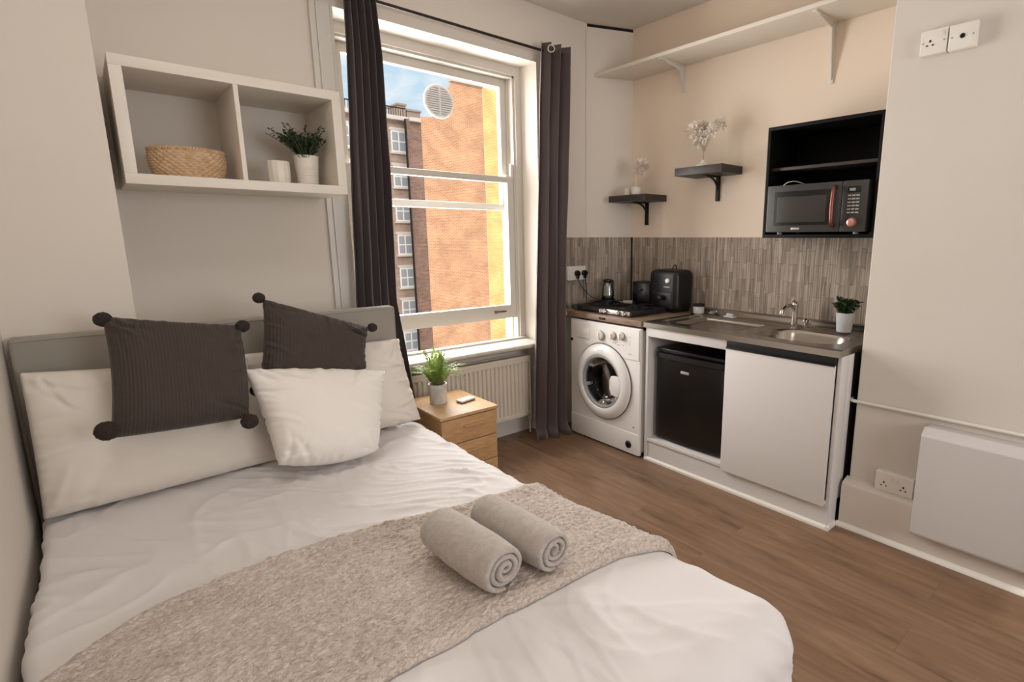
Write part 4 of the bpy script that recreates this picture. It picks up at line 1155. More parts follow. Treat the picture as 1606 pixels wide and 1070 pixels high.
def plug(label, x, pts):
    t = thing('plug', label, 'plug', (x, YW-0.026, 1.166), 'black plugs left of the hob')
    b = B(); lathe(b, [(0.022, -0.0), (0.024, 0.012), (0.02, 0.026), (0.001, 0.028)], (x, YW-0.025, 1.166), (0, -1, 0), 22); bx(b, x-0.009, x+0.009, YW-0.05, YW-0.03, 1.128, 1.155, 0.004); obj('plug_body', b, M['black'], t)
    b = B(); tube(b, curve_pts(pts, 30), 0.0034, 8); obj('cable', b, M['cable'], t)
plug('black plug in the wall socket, cable slanting down to the jug base', 2.672, [(2.672, YW-0.042, 1.13), (2.69, YW-0.05, 1.08), (2.76, YW-0.07, 1.0), (2.80, YW-0.11, 0.972), (2.815, YW-0.16, 0.965)])
plug('black plug in the wall socket nearest the hob, cable hanging straight', 2.744, [(2.744, YW-0.042, 1.13), (2.746, YW-0.055, 1.05), (2.755, YW-0.045, 0.97), (2.775, YW-0.04, 0.925), (2.83, YW-0.05, 0.921), (2.93, YW-0.10, 0.92)])

# ------------------------------------------------------------------ sink unit
UX, UY0, UY1 = 2.512, 0.985, 2.186
UB = 3.09
su = thing('sink_unit', 'white kitchen base unit with one door and an open fridge bay', 'kitchen unit', (2.8, 1.585, 0))
bm = B(); bx(bm, UX+0.002, UB, UY1-0.018, UY1, 0.0, 0.878, 0.001); obj('side_panel', bm, M['unit'], su)
bm = B(); bx(bm, UX+0.014, 2.62, UY0, UY0+0.018, 0.0, 0.878, 0.001); bx(bm, 2.62, 2.672, UY0, UY0+0.018, 0.13, 0.878, 0.001); obj('side_panel', bm, M['unit'], su)
bm = B(); bx(bm, 2.672, UB, UY0+0.004, UY0+0.016, 0.13, 0.878); obj('slot_shade_board', bm, M['gapdark'], su)  # dark board paints the shade in the slot beside the wall
bm = B(); bx(bm, UX+0.01, UB, 1.592, 1.61, 0.13, 0.878, 0.001); obj('partition', bm, M['unit'], su)
bm = B(); bx(bm, UX, UX+0.018, 1.598, UY1-0.001, 0.822, 0.879, 0.001); obj('top_rail', bm, M['unit'], su)
bm = B(); bx(bm, UX+0.004, UB, UY0+0.018, UY1-0.018, 0.130, 0.148, 0.001); obj('bottom_panel', bm, M['unit'], su)
bm = B(); bx(bm, UB-0.01, UB, UY0+0.018, UY1-0.018, 0.148, 0.86); obj('back_panel', bm, M['unit'], su)
bm = B(); bx(bm, UX+0.012, UX+0.028, UY0+0.001, UY1-0.002, 0.0, 0.130); obj('plinth', bm, M['unit'], su)
bm = B()
prism_axis(bm, [(UX+0.012, 0), (UX-0.004, 0), (UX-0.002, 0.012), (UX+0.004, 0.018), (UX+0.012, 0.021)], 'y', UY0-0.012, UY1-0.003)
prism_axis(bm, [(UY0+0.002, 0), (UY0-0.014, 0), (UY0-0.012, 0.012), (UY0-0.006, 0.018), (UY0+0.002, 0.021)], 'x', UX-0.003, 2.612)
obj('floor_bead', bm, M['gloss'], su)
bm = B(); bx(bm, UX-0.012, UX+0.006, UY0+0.02, 1.597, 0.122, 0.836, 0.002); obj('door', bm, M['unit'], su)
bm = B(); bx(bm, UX-0.006, UX+0.008, UY0+0.02, 1.597, 0.836, 0.879, 0.001); bx(bm, UX-0.016, UX-0.004, UY0+0.02, 1.597, 0.833, 0.84, 0.001); obj('finger_pull_rail', bm, M['black'], su)

# steel sink top with drainer recess and bowl, made as one pressed sheet
st = thing('kitchen_sink', 'brushed steel sink top with drainer and rounded bowl', 'sink', (2.8, 1.59, 0.88))
KX0, KX1, KY0, KY1, KZ = 2.498, XK-0.011, 0.985, 2.203, 0.912
def rr_sdf(x, y, cx, cy, hx, hy, r):
    qx, qy = abs(x-cx)-hx+r, abs(y-cy)-hy+r
    return math.hypot(max(qx, 0), max(qy, 0))+min(max(qx, qy), 0)-r
def sink_z(x, y):
    z = KZ
    d = rr_sdf(x, y, 2.79, 1.305, 0.185, 0.235, 0.13)          # bowl
    z -= 0.14*smoothstep(0.0, 0.075, -d) + 0.006*smoothstep(0.014, -0.002, d)
    d2 = rr_sdf(x, y, 2.79, 1.83, 0.175, 0.225, 0.035)         # drainer recess
    z -= 0.022*smoothstep(0.0, 0.018, -d2)
    if d2 < -0.03: z += 0.004*(0.5+0.5*math.cos((y-1.83)*2*PI/0.05))*smoothstep(-0.03, -0.05, d2)
    d3 = rr_sdf(x, y, 2.79, 2.12, 0.175, 0.045, 0.03)          # small side tray
    z -= 0.012*smoothstep(0.0, 0.015, -d3)
    z -= 0.0025*smoothstep(0.03, 0.02, x-KX0)*1.0
    z += 0.008*math.exp(-((x-3.0)/0.009)**2)                    # raised bead in front of the back ledge
    if x > 3.06: z += 0.042*smoothstep(3.06, KX1-0.01, x)
    return z
nx, ny = 130, 250; g = []
bm = B()
for j in range(ny+1):
    y = KY0+(KY1-KY0)*j/ny
    g.append([bm.verts.new((KX0+(KX1-KX0)*i/nx, y, sink_z(KX0+(KX1-KX0)*i/nx, y))) for i in range(nx+1)])
for j in range(ny):
    for i in range(nx): bm.faces.new((g[j][i], g[j][i+1], g[j+1][i+1], g[j+1][i]))
border = [g[0][i] for i in range(nx+1)] + [g[j][nx] for j in range(1, ny+1)] + [g[ny][i] for i in range(nx-1, -1, -1)] + [g[j][0] for j in range(ny-1, 0, -1)]
low = [bm.verts.new((v.co.x, v.co.y, 0.879)) for v in border]
for i in range(len(border)):
    k = (i+1) % len(border); bm.faces.new((border[i], border[k], low[k], low[i]))
obj('pressed_top', bm, M['steel'], st, angle=50)
bm = B(); lathe(bm, [(0.016, 0), (0.016, 0.003), (0.009, 0.004), (0.001, 0.002)], (2.963, 1.30, 0.865), (-1, 0, 0.35), 20); obj('overflow_hole', bm, M['iron'], st)
bm = B(); lathe(bm, [(0.028, 0), (0.028, 0.002), (0.02, 0.003), (0.001, 0.001)], (2.79, 1.305, KZ-0.1385-0.006), n=24); obj('drain', bm, M['iron'], st)
# tap
tp = thing('kitchen_tap', 'chrome tap with curved spout behind the sink bowl', 'tap', (3.03, 1.47, 0.915))
bm = B(); lathe(bm, [(0.026, 0), (0.026, 0.006), (0.018, 0.012), (0.0165, 0.07), (0.0175, 0.105), (0.019, 0.12), (0.001, 0.13)], (3.025, 1.475, 0.913), n=24); obj('tap_body', bm, M['chrome'], tp)
bm = B(); tube(bm, curve_pts([(3.025, 1.475, 1.0), (2.99, 1.48, 1.035), (2.94, 1.488, 1.035), (2.905, 1.492, 1.015), (2.898, 1.493, 0.995)], 24), 0.012, 14); obj('spout', bm, M['chrome'], tp)
bm = B(); tube(bm, [(3.025, 1.475, 1.035), (3.02, 1.473, 1.055), (2.985, 1.475, 1.075)], 0.009, 12); ball(bm, (3.025, 1.475, 1.04), 0.021, 16); obj('lever', bm, M['chrome'], tp)
tv = thing('plug_control', 'small chrome waste control knob to the right of the tap', 'tap', (3.03, 1.405, 0.915))
bm = B(); lathe(bm, [(0.017, 0), (0.017, 0.005), (0.009, 0.009), (0.009, 0.025), (0.017, 0.032), (0.018, 0.045), (0.012, 0.052), (0.001, 0.053)], (3.03, 1.408, 0.913), n=22); obj('control_knob', bm, M['chrome'], tv)
# candle jar
cj = thing('candle_jar', 'white jar candle with dark rim at the left end of the sink', 'candle', (3.03, 2.165, 0.914))
bm = B(); lathe(bm, [(0.033, 0), (0.036, 0.003), (0.038, 0.05), (0.037, 0.054), (0.034, 0.052), (0.001, 0.05)], (3.035, 2.168, 0.9185), n=28); obj('jar', bm, M['marble'], cj)
bm = B(); lathe(bm, [(0.039, 0.048), (0.0405, 0.052), (0.0405, 0.062), (0.037, 0.064), (0.036, 0.05)], (3.035, 2.168, 0.9185), n=28, cap0=False, cap1=False); obj('rim', bm, M['black'], cj)
bm = B(); cyl(bm, (3.035, 2.168, 0.966), (3.037, 2.168, 1.0), 0.0012, 6); obj('wick', bm, M['black'], cj)
# shallow glass dish and steel soap dish on the back ledge
bm = B(); lathe(bm, [(0.03, 0), (0.034, 0.003), (0.038, 0.022), (0.0365, 0.022), (0.032, 0.006), (0.001, 0.005)], (3.048, 2.062, 0.9145), n=28)
o = obj('dish', bm, M['jarglass'], loc=(3.048, 2.062, 0.914)); tag(o, 'low clear glass dish at the foot of the cable conduit', 'dish')
bm = B(); bx(bm, 3.025, 3.062, 1.885, 1.965, 0.9135, 0.923, 0.003); bx(bm, 3.032, 3.055, 1.90, 1.95, 0.922, 0.94, 0.006, 3)
o = obj('soap_dish', bm, M['bluewhite'], loc=(3.045, 1.925, 0.914)); tag(o, 'pale soap dish on the back ledge of the drainer', 'soap dish')
# plant on the sink
px_, py_ = 3.0, 1.175
sp_ = thing('potted_plant', 'small bushy plant in a pale grey pot on the sink beside the wall corner', 'plant', (px_, py_, 0.914))
bm = B(); lathe(bm, [(0.036, 0), (0.038, 0.003), (0.0455, 0.10), (0.047, 0.106), (0.044, 0.106), (0.041, 0.09), (0.001, 0.088)], (px_, py_, 0.9205), n=30, mod=lambda k, a: 1+0.012*math.cos(18*a)); obj('pot', bm, M['bluewhite'], sp_)
bm = B(); lathe(bm, [(0.041, 0), (0.02, 0.006), (0.001, 0.007)], (px_, py_, 1.009), n=18); obj('soil', bm, M['soil'], sp_)
bm = B(); sprigs(bm, (px_, py_, 1.01), 44, 0.095, 0.082, 0.028, 0.009, 31, 0.15, 11, 0.025, (0.1, 1.0), lambda p: p.x < XK-0.02); obj('foliage', bm, M['leaf2'], sp_, angle=180)

# ------------------------------------------------------------------ fridge
fr = thing('mini_fridge', 'black undercounter fridge inside the open bay of the sink unit', 'fridge', (2.8, 1.885, 0.148))
FY0, FY1 = 1.632, 2.140
bm = B(); bx(bm, 2.60, 3.06, FY0, FY1, 0.158, 0.742, 0.006); obj('fridge_body', bm, M['fridge'], fr)
bm = B()
pts = []
for i in range(21):
    y = FY0+0.002+(FY1-FY0-0.004)*i/20; f = (y-(FY0+FY1)/2)/((FY1-FY0)/2); pts.append((2.556+0.022*f*f*0.6, y))
prism(bm, pts+[(2.597, FY1-0.002), (2.597, FY0+0.002)], 0.165, 0.685, 0.002); d = obj('fridge_door', bm, M['fridge'], fr)
bm = B()
prism(bm, [(x-0.012, y) for x, y in pts]+[(2.597, FY1-0.002), (2.597, FY0+0.002)], 0.690, 0.722, 0.004); obj('door_grip', bm, M['black'], d)
bm = B(); bx(bm, 2.57, 3.05, FY0, FY1, 0.728, 0.748, 0.003); obj('fridge_top', bm, M['fridge'], fr)
bm = B(); bx(bm, 2.552, 2.558, 1.878, 1.938, 0.616, 0.632, 0.001); bd = obj('badge', bm, M['silver'], d)
bm = B()
for k in range(6): bx(bm, 2.5515, 2.553, 1.884+k*0.0085, 1.8885+k*0.0085, 0.621, 0.627)
obj('badge_mark', bm, M['greyplastic'], bd)
for a, c in ((2.63, FY0+0.04), (2.63, FY1-0.04), (3.02, FY0+0.04), (3.02, FY1-0.04)):
    bm = B(); cyl(bm, (a, c, 0.148), (a, c, 0.16), 0.016, 14); obj('foot', bm, M['black'], fr)

# ------------------------------------------------------------------ black wall cabinet with the microwave
CX0, CX1, CY0, CY1, CZ0, CZ1 = 2.815, XK, 1.0, 1.597, 1.428, 2.018
mc = thing('microwave_cabinet', 'black open wall cabinet holding the microwave', 'cabinet', (2.97, 1.3, CZ0))
t = 0.018
for nm, a in (('bottom_panel', (CX0, CX1, CY0, CY1, CZ0, CZ0+t)), ('top_panel', (CX0, CX1, CY0, CY1, CZ1-t, CZ1)), ('side_panel', (CX0, CX1, CY0, CY0+t, CZ0+t, CZ1-t)),
              ('side_panel', (CX0, CX1, CY1-t, CY1, CZ0+t, CZ1-t)), ('back_panel', (CX1-0.01, CX1-0.001, CY0+t, CY1-t, CZ0+t, CZ1-t)), ('shelf', (CX0+0.035, CX1-0.01, CY0+t, CY1-t, 1.79, 1.806))):
    bm = B(); bx(bm, *a, 0.001); obj(nm, bm, M['mwcab'] if nm != 'shelf' else M['dark'], mc)
mw = thing('microwave', 'dark grey microwave with copper handle in the black cabinet', 'microwave', (2.9, 1.30, CZ0+t))
MX0, MY0, MY1, MZ0, MZ1 = 2.792, 1.038, 1.566, 1.458, 1.706
bm = B(); bx(bm, MX0+0.022, 3.08, MY0+0.003, MY1-0.003, MZ0, MZ1, 0.006); obj('casing', bm, M['mwgrey'], mw)
PY = 1.162   # split between door and control panel
bm = B(); bx(bm, MX0, MX0+0.022, PY+0.001, MY1, MZ0, MZ1, 0.005); md = obj('microwave_door', bm, M['mwgrey'], mw)
bm = B(); bx(bm, MX0-0.0012, MX0+0.004, PY+0.055, MY1-0.04, MZ0+0.036, MZ1-0.034, 0.001); obj('door_frame', bm, M['blackgloss'], md)
bm = B(); bx(bm, MX0-0.0022, MX0+0.003, PY+0.075, MY1-0.062, MZ0+0.052, MZ1-0.062, 0.001); obj('door_window', bm, M['mwwin'], md)
bm = B(); tube(bm, curve_pts([(MX0+0.004, PY+0.032, MZ0+0.03), (MX0-0.026, PY+0.032, MZ0+0.045), (MX0-0.034, PY+0.032, (MZ0+MZ1)/2), (MX0-0.026, PY+0.032, MZ1-0.04), (MX0+0.004, PY+0.032, MZ1-0.025)], 28), 0.0095, 12); obj('door_handle', bm, M['copper'], md)
bm = B(); bx(bm, MX0-0.002, MX0+0.004, 1.372, 1.418, MZ0+0.014, MZ0+0.024, 0.001); bd = obj('badge', bm, M['silver'], md)
bm = B(); bx(bm, MX0, MX0+0.022, MY0, PY-0.001, MZ0, MZ1, 0.005); mp_ = obj('control_panel', bm, M['mwgrey'], mw)
bm = B(); bx(bm, MX0-0.001, MX0+0.004, MY0+0.034, MY0+0.098, MZ1-0.058, MZ1-0.028, 0.001); ds = obj('display', bm, M['blackgloss'], mp_)
bm = B(); bx(bm, MX0-0.0016, MX0, MY0+0.06, MY0+0.088, MZ1-0.05, MZ1-0.037); obj('display_glow', bm, M['greyplastic'], ds)
for k in range(6):
    bm = B(); z = MZ1-0.072-k*0.0165
    for y in (MY0+0.046, MY0+0.066, MY0+0.086): bx(bm, MX0-0.002, MX0+0.003, y-0.008, y+0.008, z-0.003, z+0.003, 0.001)
    obj('button_row', bm, M['silver'], mp_)
bm = B(); lathe(bm, [(0.024, 0), (0.023, 0.004), (0.019, 0.014), (0.014, 0.017), (0.001, 0.017)], (MX0, MY0+0.066, MZ0+0.046), (-1, 0, 0), 26); obj('dial', bm, M['copperknob'], mp_)
for a, c in ((2.84, MY0+0.06), (2.84, MY1-0.06), (3.05, MY0+0.06), (3.05, MY1-0.06)):
    bm = B(); cyl(bm, (a, c, CZ0+t), (a, c, MZ0+0.001), 0.014, 14); obj('foot', bm, M['greyplastic'], mw)
bm = B(); tube(bm, curve_pts([(2.85, 1.51, MZ1+0.003), (2.87, 1.49, MZ1+0.022), (2.90, 1.46, MZ1+0.026), (2.94, 1.43, MZ1+0.012), (3.03, 1.40, MZ1+0.004)], 20), 0.003, 8)
o = obj('cable', bm, M['whiteplastic'], loc=(2.9, 1.46, MZ1)); tag(o, 'short pale cable lying on top of the microwave', 'cable')

# ------------------------------------------------------------------ shelves on the kitchen wall
hs_ = thing('wall_shelf', 'long white shelf board high on the kitchen wall', 'shelf', (2.99, 1.9, 2.57))
HSX = 2.852
bm = B(); yd = YW-(HSX-2.797)/(XK-2.797)*(YW-2.896)
prism(bm, [(HSX, 0.962), (XK, 0.962), (XK, 2.893), (HSX, yd-0.003)], 2.57, 2.592, 0.0015); obj('shelf_board', bm, M['whitewood'], hs_)
for y, zl in ((2.43, 2.402), (1.413, 2.262)):
    bm = B(); bx(bm, XK-0.008, XK+0.001, y-0.011, y+0.011, zl, 2.57, 0.002); bx(bm, HSX+0.02, XK, y-0.011, y+0.011, 2.562, 2.5705, 0.002)
    prism_axis(bm, [(XK-0.004, zl+0.02), (XK-0.012, zl+0.02), (XK-0.05, 2.535), (HSX+0.06, 2.563), (XK-0.004, 2.563)], 'y', y-0.003, y+0.003)
    obj('bracket', bm, M['gloss'], hs_)
def small_shelf(label, x0, y0, y1, z0, z1, by, zb, group):
    t = thing('floating_shelf', label, 'shelf', ((x0+XK)/2, (y0+y1)/2, z0), group)
    b = B()
    def xlim(y):  # back edge follows the boxed corner
        return XK if y <= 2.896 else XK-(y-2.896)/(YW-2.896)*(XK-2.797)
    poly = [(x0, y0), (XK, y0), (XK, min(y1, 2.894))] + ([(xlim(y1)-0.003, y1)] if y1 > 2.896 else []) + [(x0, y1)]
    prism(b, poly, z0, z1, 0.0015); obj('shelf_board', b, M['dark'], t)
    b = B(); bx(b, XK-0.014, XK+0.001, by-0.014, by+0.014, zb, z0, 0.002)
    bx(b, x0+0.06, XK-0.012, by-0.012, by+0.012, z0-0.008, z0, 0.002)
    pts = []
    for i in range(13):
        a = PI/2*i/12; pts.append((XK-0.012-0.115*(1-math.sin(a)), z0-0.006-0.085*(1-math.cos(a))))
    pts2 = [(x-0.012*(1 if i > 6 else 0.3), z-0.010) for i, (x, z) in enumerate(pts)]
    inner = [(XK-0.012-0.115*(1-math.sin(PI/2*i/12))-0.0, z0-0.006-0.085*(1-math.cos(PI/2*i/12))) for i in range(13)]
    pathc = [(p[0], by, p[1]) for p in inner]
    tube(b, pathc, 0.007, 8)
    for zz in (zb+0.015, zb+0.05): lathe(b, [(0.004, 0), (0.004, 0.002)], (XK-0.0135, by, zz), (-1, 0, 0), 10)
    obj('bracket', b, M['iron'], t)
    return t
small_shelf('small dark shelf on the kitchen wall beside the boxed corner, the lower one', 2.90, 2.553, 2.918, 1.686, 1.731, 2.735, 1.522, 'small dark bracket shelves')
small_shelf('small dark shelf on the kitchen wall beside the black cabinet, the upper one', 2.90, 1.942, 2.305, 1.826, 1.875, 2.115, 1.668, 'small dark bracket shelves')
# white jars with a bleached flower on the lower shelf
def fluffy(bm, c, r, n, seed, sq=(1, 1, 1), petal=0.02, w=0.006):
    rr = random.Random(seed)
    for k in range(n):
        d = Vector((rr.gauss(0, 1), rr.gauss(0, 1), rr.gauss(0, 1)+0.2)).normalized()
        p = Vector(c)+Vector((d.x*sq[0], d.y*sq[1], d.z*sq[2]))*r*rr.uniform(0.15, 0.9)
        q = (d+Vector((rr.uniform(-.5, .5), rr.uniform(-.5, .5), rr.uniform(-.5, .5)))).normalized()
        leafquad(bm, p, p+q*petal*rr.uniform(.7, 1.3), w, Vector((rr.uniform(-1, 1), rr.uniform(-1, 1), 1)))
jr = thing('white_jar', 'small round white jar on the lower dark shelf', 'jar', (3.0, 2.76, 1.731), None)
bm = B(); lathe(bm, [(0.026, 0), (0.031, 0.004), (0.032, 0.02), (0.030, 0.026), (0.032, 0.032), (0.031, 0.046), (0.024, 0.051), (0.001, 0.051)], (2.965, 2.782, 1.7315), n=26); obj('jar_body', bm, M['ceramic'], jr)
fv = thing('flower_vase', 'squat white vase with one bleached flower on the lower dark shelf', 'vase', (2.99, 2.71, 1.731))
bm = B(); lathe(bm, [(0.03, 0), (0.036, 0.004), (0.038, 0.03), (0.036, 0.054), (0.02, 0.06), (0.008, 0.06), (0.007, 0.05)], (2.965, 2.705, 1.7315), n=28); obj('vase', bm, M['ceramic'], fv)
bm = B(); tube(bm, curve_pts([(2.965, 2.705, 1.785), (2.965, 2.706, 1.84), (2.963, 2.712, 1.895)], 10), 0.003, 7); obj('stem', bm, M['dried'], fv)
bm = B(); lathe(bm, [(0.004, 0), (0.02, 0.008), (0.024, 0.012), (0.001, 0.012)], (2.963, 2.715, 1.888), n=18); fluffy(bm, (2.985, 2.665, 1.925), 0.05, 240, 3, (1, 1, 1), 0.026, 0.007); obj('flower_head', bm, M['dried'], fv, angle=180)
# dried flowers on the upper shelf
dv = thing('dried_flowers', 'bleached dried flower spray in a low white dish on the upper dark shelf', 'flowers', (2.98, 2.125, 1.875))
bm = B(); lathe(bm, [(0.03, 0), (0.045, 0.003), (0.046, 0.012), (0.02, 0.022), (0.012, 0.04), (0.006, 0.042)], (2.97, 2.13, 1.8755), n=26); obj('base', bm, M['ceramic'], dv)
bm = B(); r = random.Random(12); hd = []
for k in range(9):
    tip = Vector((2.97+r.uniform(-0.06, 0.06), 2.125+r.uniform(-0.085, 0.07), 1.875+r.uniform(0.16, 0.28)))
    tube(bm, curve_pts([(2.97, 2.13, 1.90), (2.97, 2.13, 1.955), tuple(Vector((2.97, 2.13, 2.0)).lerp(tip, 0.45)), tuple(tip)], 12), 0.0017, 5); hd.append(tip)
obj('stems', bm, M['stalk'], dv, angle=180)
bm = B()
for k, tip in enumerate(hd): fluffy(bm, tip, 0.034, 70, 40+k, (1, 1, 1.15), 0.024, 0.007)
obj('flower_heads', bm, M['dried'], dv, angle=180)

# ------------------------------------------------------------------ right wall: pipe and wall heater
bm = B(); tube(bm, curve_pts([(2.72, 0.995, 0.642), (2.69, 0.99, 0.642), (2.667, 0.968, 0.643), (2.666, 0.9, 0.643), (2.666, 0.3, 0.647), (2.666, -1.2, 0.65)], 40), 0.0085, 10)
o = obj('wall_pipe', bm, M['gloss'], loc=(2.666, 0.3, 0.645)); tag(o, 'thin white pipe running along the right wall above the heater', 'pipe')
wh = thing('wall_heater', 'plain white panel heater low on the right wall', 'heater', (2.62, 0.2, 0.11))
bm = B(); prism_axis(bm, [(2.574, 0.12), (2.579, 0.108), (2.612, 0.104), (2.612, 0.613), (2.582, 0.586), (2.574, 0.577)], 'y', -0.45, 0.64, 0.004); obj('front_panel', bm, M['heater'], wh, angle=40)
bm = B(); bx(bm, 2.608, XR, -0.43, 0.632, 0.25, 0.61, 0.002); obj('back_box', bm, M['heater'], wh)

# ------------------------------------------------------------------ outside: brick buildings across the street
def building_wall(name, poly, y0, y1, m, parent, flare=True):
    """front outline (x,z) at depth y0, ends running back along the line of sight of the gap between houses"""
    b = B(); n = len(poly); e = y1/y0 if flare else 1.0
    A = [b.verts.new((x, y0, z)) for x, z in poly]; Z = [b.verts.new((x*e, y1, z)) for x, z in poly]
    b.faces.new(A[::-1]); b.faces.new(Z)
    for i in range(n): b.faces.new((A[i], A[(i+1) % n], Z[(i+1) % n], Z[i]))
    o = obj(name, b, m, parent, smooth=False)
    me = o.data; uv = me.uv_layers.new(name='UVMap')
    for p in me.polygons:
        nrm = p.normal
        for li in p.loop_indices:
            co = me.vertices[me.loops[li].vertex_index].co
            uv.data[li].uv = (co.x if abs(nrm.y) > 0.5 else co.y, co.z)
    return o
k = 25/20.0
def ox(x): return x*k
def oz(z): return (z-1.43)*k+1.43
bo = thing('brick_building', 'tall orange brick gable wall outside the window', 'building', (14.0, 25, -12))
building_wall('wall', [(ox(9.87), -12), (ox(12.60), -12), (ox(12.60), oz(7.42)), (ox(11.25), oz(7.42)), (ox(10.35), oz(5.95)), (ox(9.87), oz(5.9))], 25, 34, M['brick_orange'], bo)
bm = B(); prism_axis(bm, [(ox(11.2), oz(7.40)), (ox(12.62), oz(7.40)), (ox(12.62), oz(7.52)), (ox(11.2), oz(7.52))], 'y', 24.9, 25.3); obj('coping', bm, M['stone'], bo, smooth=False)
by_ = thing('brick_building', 'yellow brick wall outside at the right edge of the window', 'building', (18, 24.6, -12))
building_wall('wall', [(ox(12.61), -12), (ox(17.5), -12), (ox(17.5), oz(7.40)), (ox(12.61), oz(7.40))], 25.0, 34, M['brick_yellow'], by_)
kk = 45/26.0
def lx(x): return x*kk
def lz(z): return (z-1.43)*kk+1.43
bl = thing('terrace_building', 'grey-brown brick terrace with white sash windows seen left in the window', 'building', (19, 45, -14))
building_wall('wall', [(lx(-12.0), -14), (lx(12.05), -14), (lx(12.05), lz(7.0)), (lx(-12.0), lz(7.0))], 45, 55, M['brick_grey'], bl)
building_wall('side_wing', [(lx(11.80), -14), (lx(14.5), -14), (lx(14.5), lz(6.95)), (lx(11.80), lz(6.95))], 44.2, 55, M['brick_brown'], bl)
bm = B(); bx(bm, lx(-12.0), lx(12.1), 44.6, 45.4, lz(6.9), lz(7.08)); bx(bm, lx(12.0), lx(14.5), 43.9, 44.5, lz(6.85), lz(7.02)); obj('cornice', bm, M['stone'], bl, smooth=False)
bm = B(); bx(bm, lx(10.9), lx(11.0), 45, 55, lz(7.0), lz(7.2))
for q in range(24): bx(bm, lx(9.2)+q*0.2, lx(9.2)+q*0.2+0.03, 44.7, 44.74, lz(7.05), lz(7.45))
bx(bm, lx(9.2), lx(12.0), 44.68, 44.76, lz(7.42), lz(7.47)); obj('railing', bm, M['gapdark'], bl, smooth=False)
for x0, x1, z1 in ((11.95, 12.35, 7.75), (12.4, 13.1, 7.55)):
    bm = B(); bx(bm, lx(x0), lx(x1), 46, 48, lz(6.9), lz(z1)); bx(bm, lx(x0)-0.08, lx(x1)+0.08, 45.9, 48.1, lz(z1), lz(z1)+0.15); obj('chimney_stack', bm, M['brick_brown'], bl, smooth=False)
bm = B(); cyl(bm, (lx(11.78), 44.1, -14), (lx(11.78), 44.1, lz(6.9)), 0.09, 8); obj('downpipe', bm, M['gapdark'], bl)
for q in range(7):
    zc = lz(5.95-q*1.62+0.0)
    for xq in (11.62, 10.3, 9.0, 7.0, 4.4, 1.8, -0.8, -3.4):
        ww, hh = 0.36*kk, 0.49*kk
        bm = B()
        bx(bm, lx(xq)-ww, lx(xq)+ww, 44.93, 45.02, zc-hh, zc+hh)
        f = obj('window', bm, M['extwhite'], bl, smooth=False)
        bm = B()
        for a in (-1, 1):
            for c in (-1, 1):
                bx(bm, lx(xq)+a*ww*0.48-ww*0.38, lx(xq)+a*ww*0.48+ww*0.38, 44.90, 44.95, zc+c*hh*0.46-hh*0.38, zc+c*hh*0.46+hh*0.38)
        obj('pane', bm, M['extglass'], f, smooth=False)
        bm = B(); bx(bm, lx(xq)-ww*1.2, lx(xq)+ww*1.2, 44.85, 45.05, zc-hh-0.16, zc-hh); bx(bm, lx(xq)-ww*1.2, lx(xq)+ww*1.2, 44.9, 45.05, zc+hh, zc+hh+0.22); obj('window_surround', bm, M['stone'], f, smooth=False)

# ------------------------------------------------------------------ sky, sun, window daylight, added fill lights
w = bpy.data.worlds.new('sky'); SC.world = w; w.use_nodes = True
nt = w.node_tree; nt.nodes.clear(); N = nt.nodes.new; L = nt.links.new
out = N('ShaderNodeOutputWorld'); bg = N('ShaderNodeBackground'); bg.inputs['Strength'].default_value = 1.0
tc = N('ShaderNodeTexCoord'); mp = N('ShaderNodeMapping'); mp.inputs['Scale'].default_value = (3.2, 3.2, 7.0); mp.inputs['Location'].default_value = (0.4, 0.2, 0.35)
nz = N('ShaderNodeTexNoise'); nz.inputs['Scale'].default_value = 1.6; nz.inputs['Detail'].default_value = 6; nz.inputs['Distortion'].default_value = 0.4
rp = N('ShaderNodeValToRGB'); rp.color_ramp.elements[0].position = 0.38; rp.color_ramp.elements[1].position = 0.50
rp.color_ramp.elements[0].color = (0.56, 0.76, 0.90, 1); rp.color_ramp.elements[1].color = (1.0, 1.0, 1.0, 1)
L(tc.outputs['Generated'], mp.inputs['Vector']); L(mp.outputs['Vector'], nz.inputs['Vector']); L(nz.outputs['Fac'], rp.inputs['Fac'])
sx = N('ShaderNodeSeparateXYZ'); L(tc.outputs['Generated'], sx.inputs[0])
el = N('ShaderNodeMapRange'); el.interpolation_type = 'SMOOTHSTEP'
el.inputs['From Min'].default_value = 0.34; el.inputs['From Max'].default_value = 0.75; el.inputs['To Min'].default_value = 1.0; el.inputs['To Max'].default_value = 3.0
L(sx.outputs['Z'], el.inputs['Value']); L(el.outputs['Result'], bg.inputs['Strength'])
L(rp.outputs['Color'], bg.inputs['Color']); L(bg.outputs[0], out.inputs['Surface'])

sun = bpy.data.lights.new('sun', 'SUN'); sun.energy = 1.15; sun.angle = 0.01; sun.color = (1.0, 0.93, 0.82)
so = bpy.data.objects.new('sun', sun); COL.objects.link(so)
so.rotation_euler = Vector((0.42, 0.72, -0.62)).to_track_quat('-Z', 'Y').to_euler()

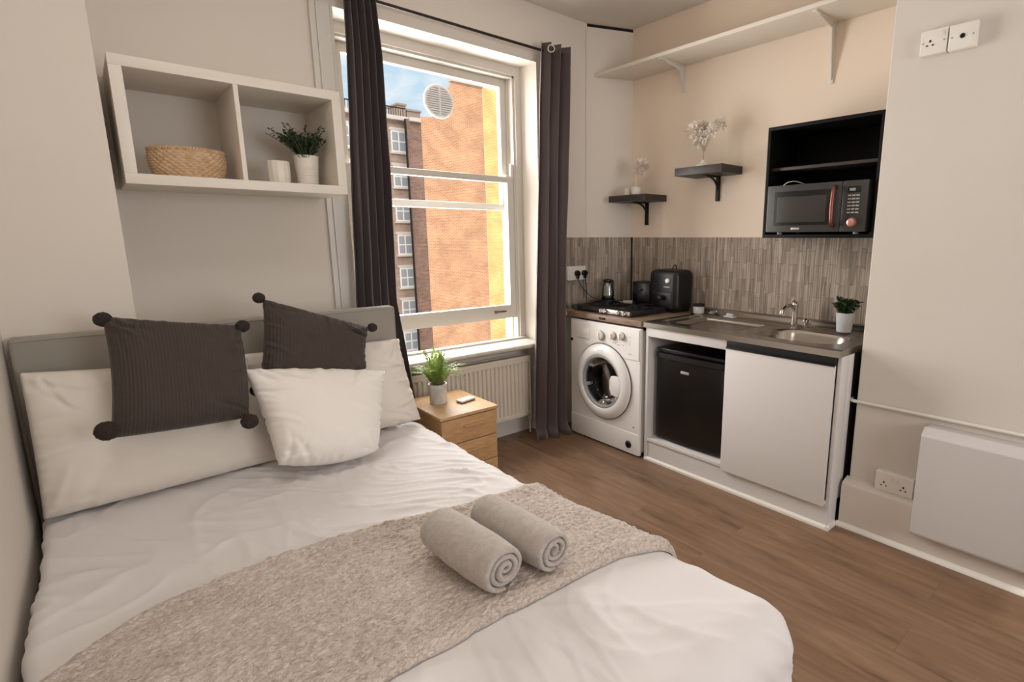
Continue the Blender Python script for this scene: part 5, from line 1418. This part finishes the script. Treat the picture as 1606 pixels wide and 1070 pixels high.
pt = bpy.data.lights.new('window_portal', 'AREA'); pt.shape = 'RECTANGLE'; pt.size = 1.2; pt.size_y = 1.9; pt.cycles.is_portal = True
po = bpy.data.objects.new('window_portal', pt); COL.objects.link(po); po.location = (1.70, 3.42, 1.62); po.rotation_euler = (-PI/2, 0, 0)

dl = bpy.data.lights.new('window_daylight', 'AREA'); dl.shape = 'RECTANGLE'; dl.size = 1.05; dl.size_y = 1.7; dl.energy = 118; dl.color = (1.0, 0.95, 0.90)
do = bpy.data.objects.new('window_daylight', dl); COL.objects.link(do); do.location = (1.70, 3.72, 1.62); do.rotation_euler = (-PI/2, 0, 0)

lp = bpy.data.lights.new('overhead_fill_light', 'AREA'); lp.shape = 'DISK'; lp.size = 0.6; lp.energy = 7.5; lp.color = (1.0, 0.93, 0.86)  # soft fill added above the bed, no known lamp there
lo = bpy.data.objects.new('overhead_fill_light', lp); COL.objects.link(lo); lo.location = (0.30, 1.25, CEIL-0.05)
rl = bpy.data.lights.new('rear_fill_light', 'AREA'); rl.shape = 'RECTANGLE'; rl.size = 1.5; rl.size_y = 1.35; rl.energy = 43; rl.color = (0.98, 0.98, 1.0)  # fill light added behind the camera, no known window there
ro = bpy.data.objects.new('rear_fill_light', rl); COL.objects.link(ro); ro.location = (1.55, YB-0.12, 1.6); ro.rotation_euler = (PI/2, 0, 0)

# ------------------------------------------------------------------ camera
cam = bpy.data.cameras.new('camera'); co = bpy.data.objects.new('camera', cam); COL.objects.link(co)
F_PX, CXP = 838.44, 925.65
cam.sensor_fit = 'HORIZONTAL'; cam.sensor_width = 36.0; cam.lens = F_PX/1606*36.0
cam.shift_x = -(CXP-803)/1606.0
co.location = (0, 0, 1.43); co.rotation_euler = (PI/2-0.1912, 0, -0.7489)
cam.clip_start = 0.02; cam.clip_end = 300
SC.camera = co
vs = SC.view_settings; vs.view_transform = 'Standard'; vs.look = 'None'; vs.exposure = 0.0; vs.gamma = 1.0; vs.use_curve_mapping = False
SC.cycles.max_bounces = 10; SC.cycles.diffuse_bounces = 6; SC.cycles.transparent_max_bounces = 12
SC.cycles.use_denoising = True
SC.cycles.sample_clamp_indirect = 5.0
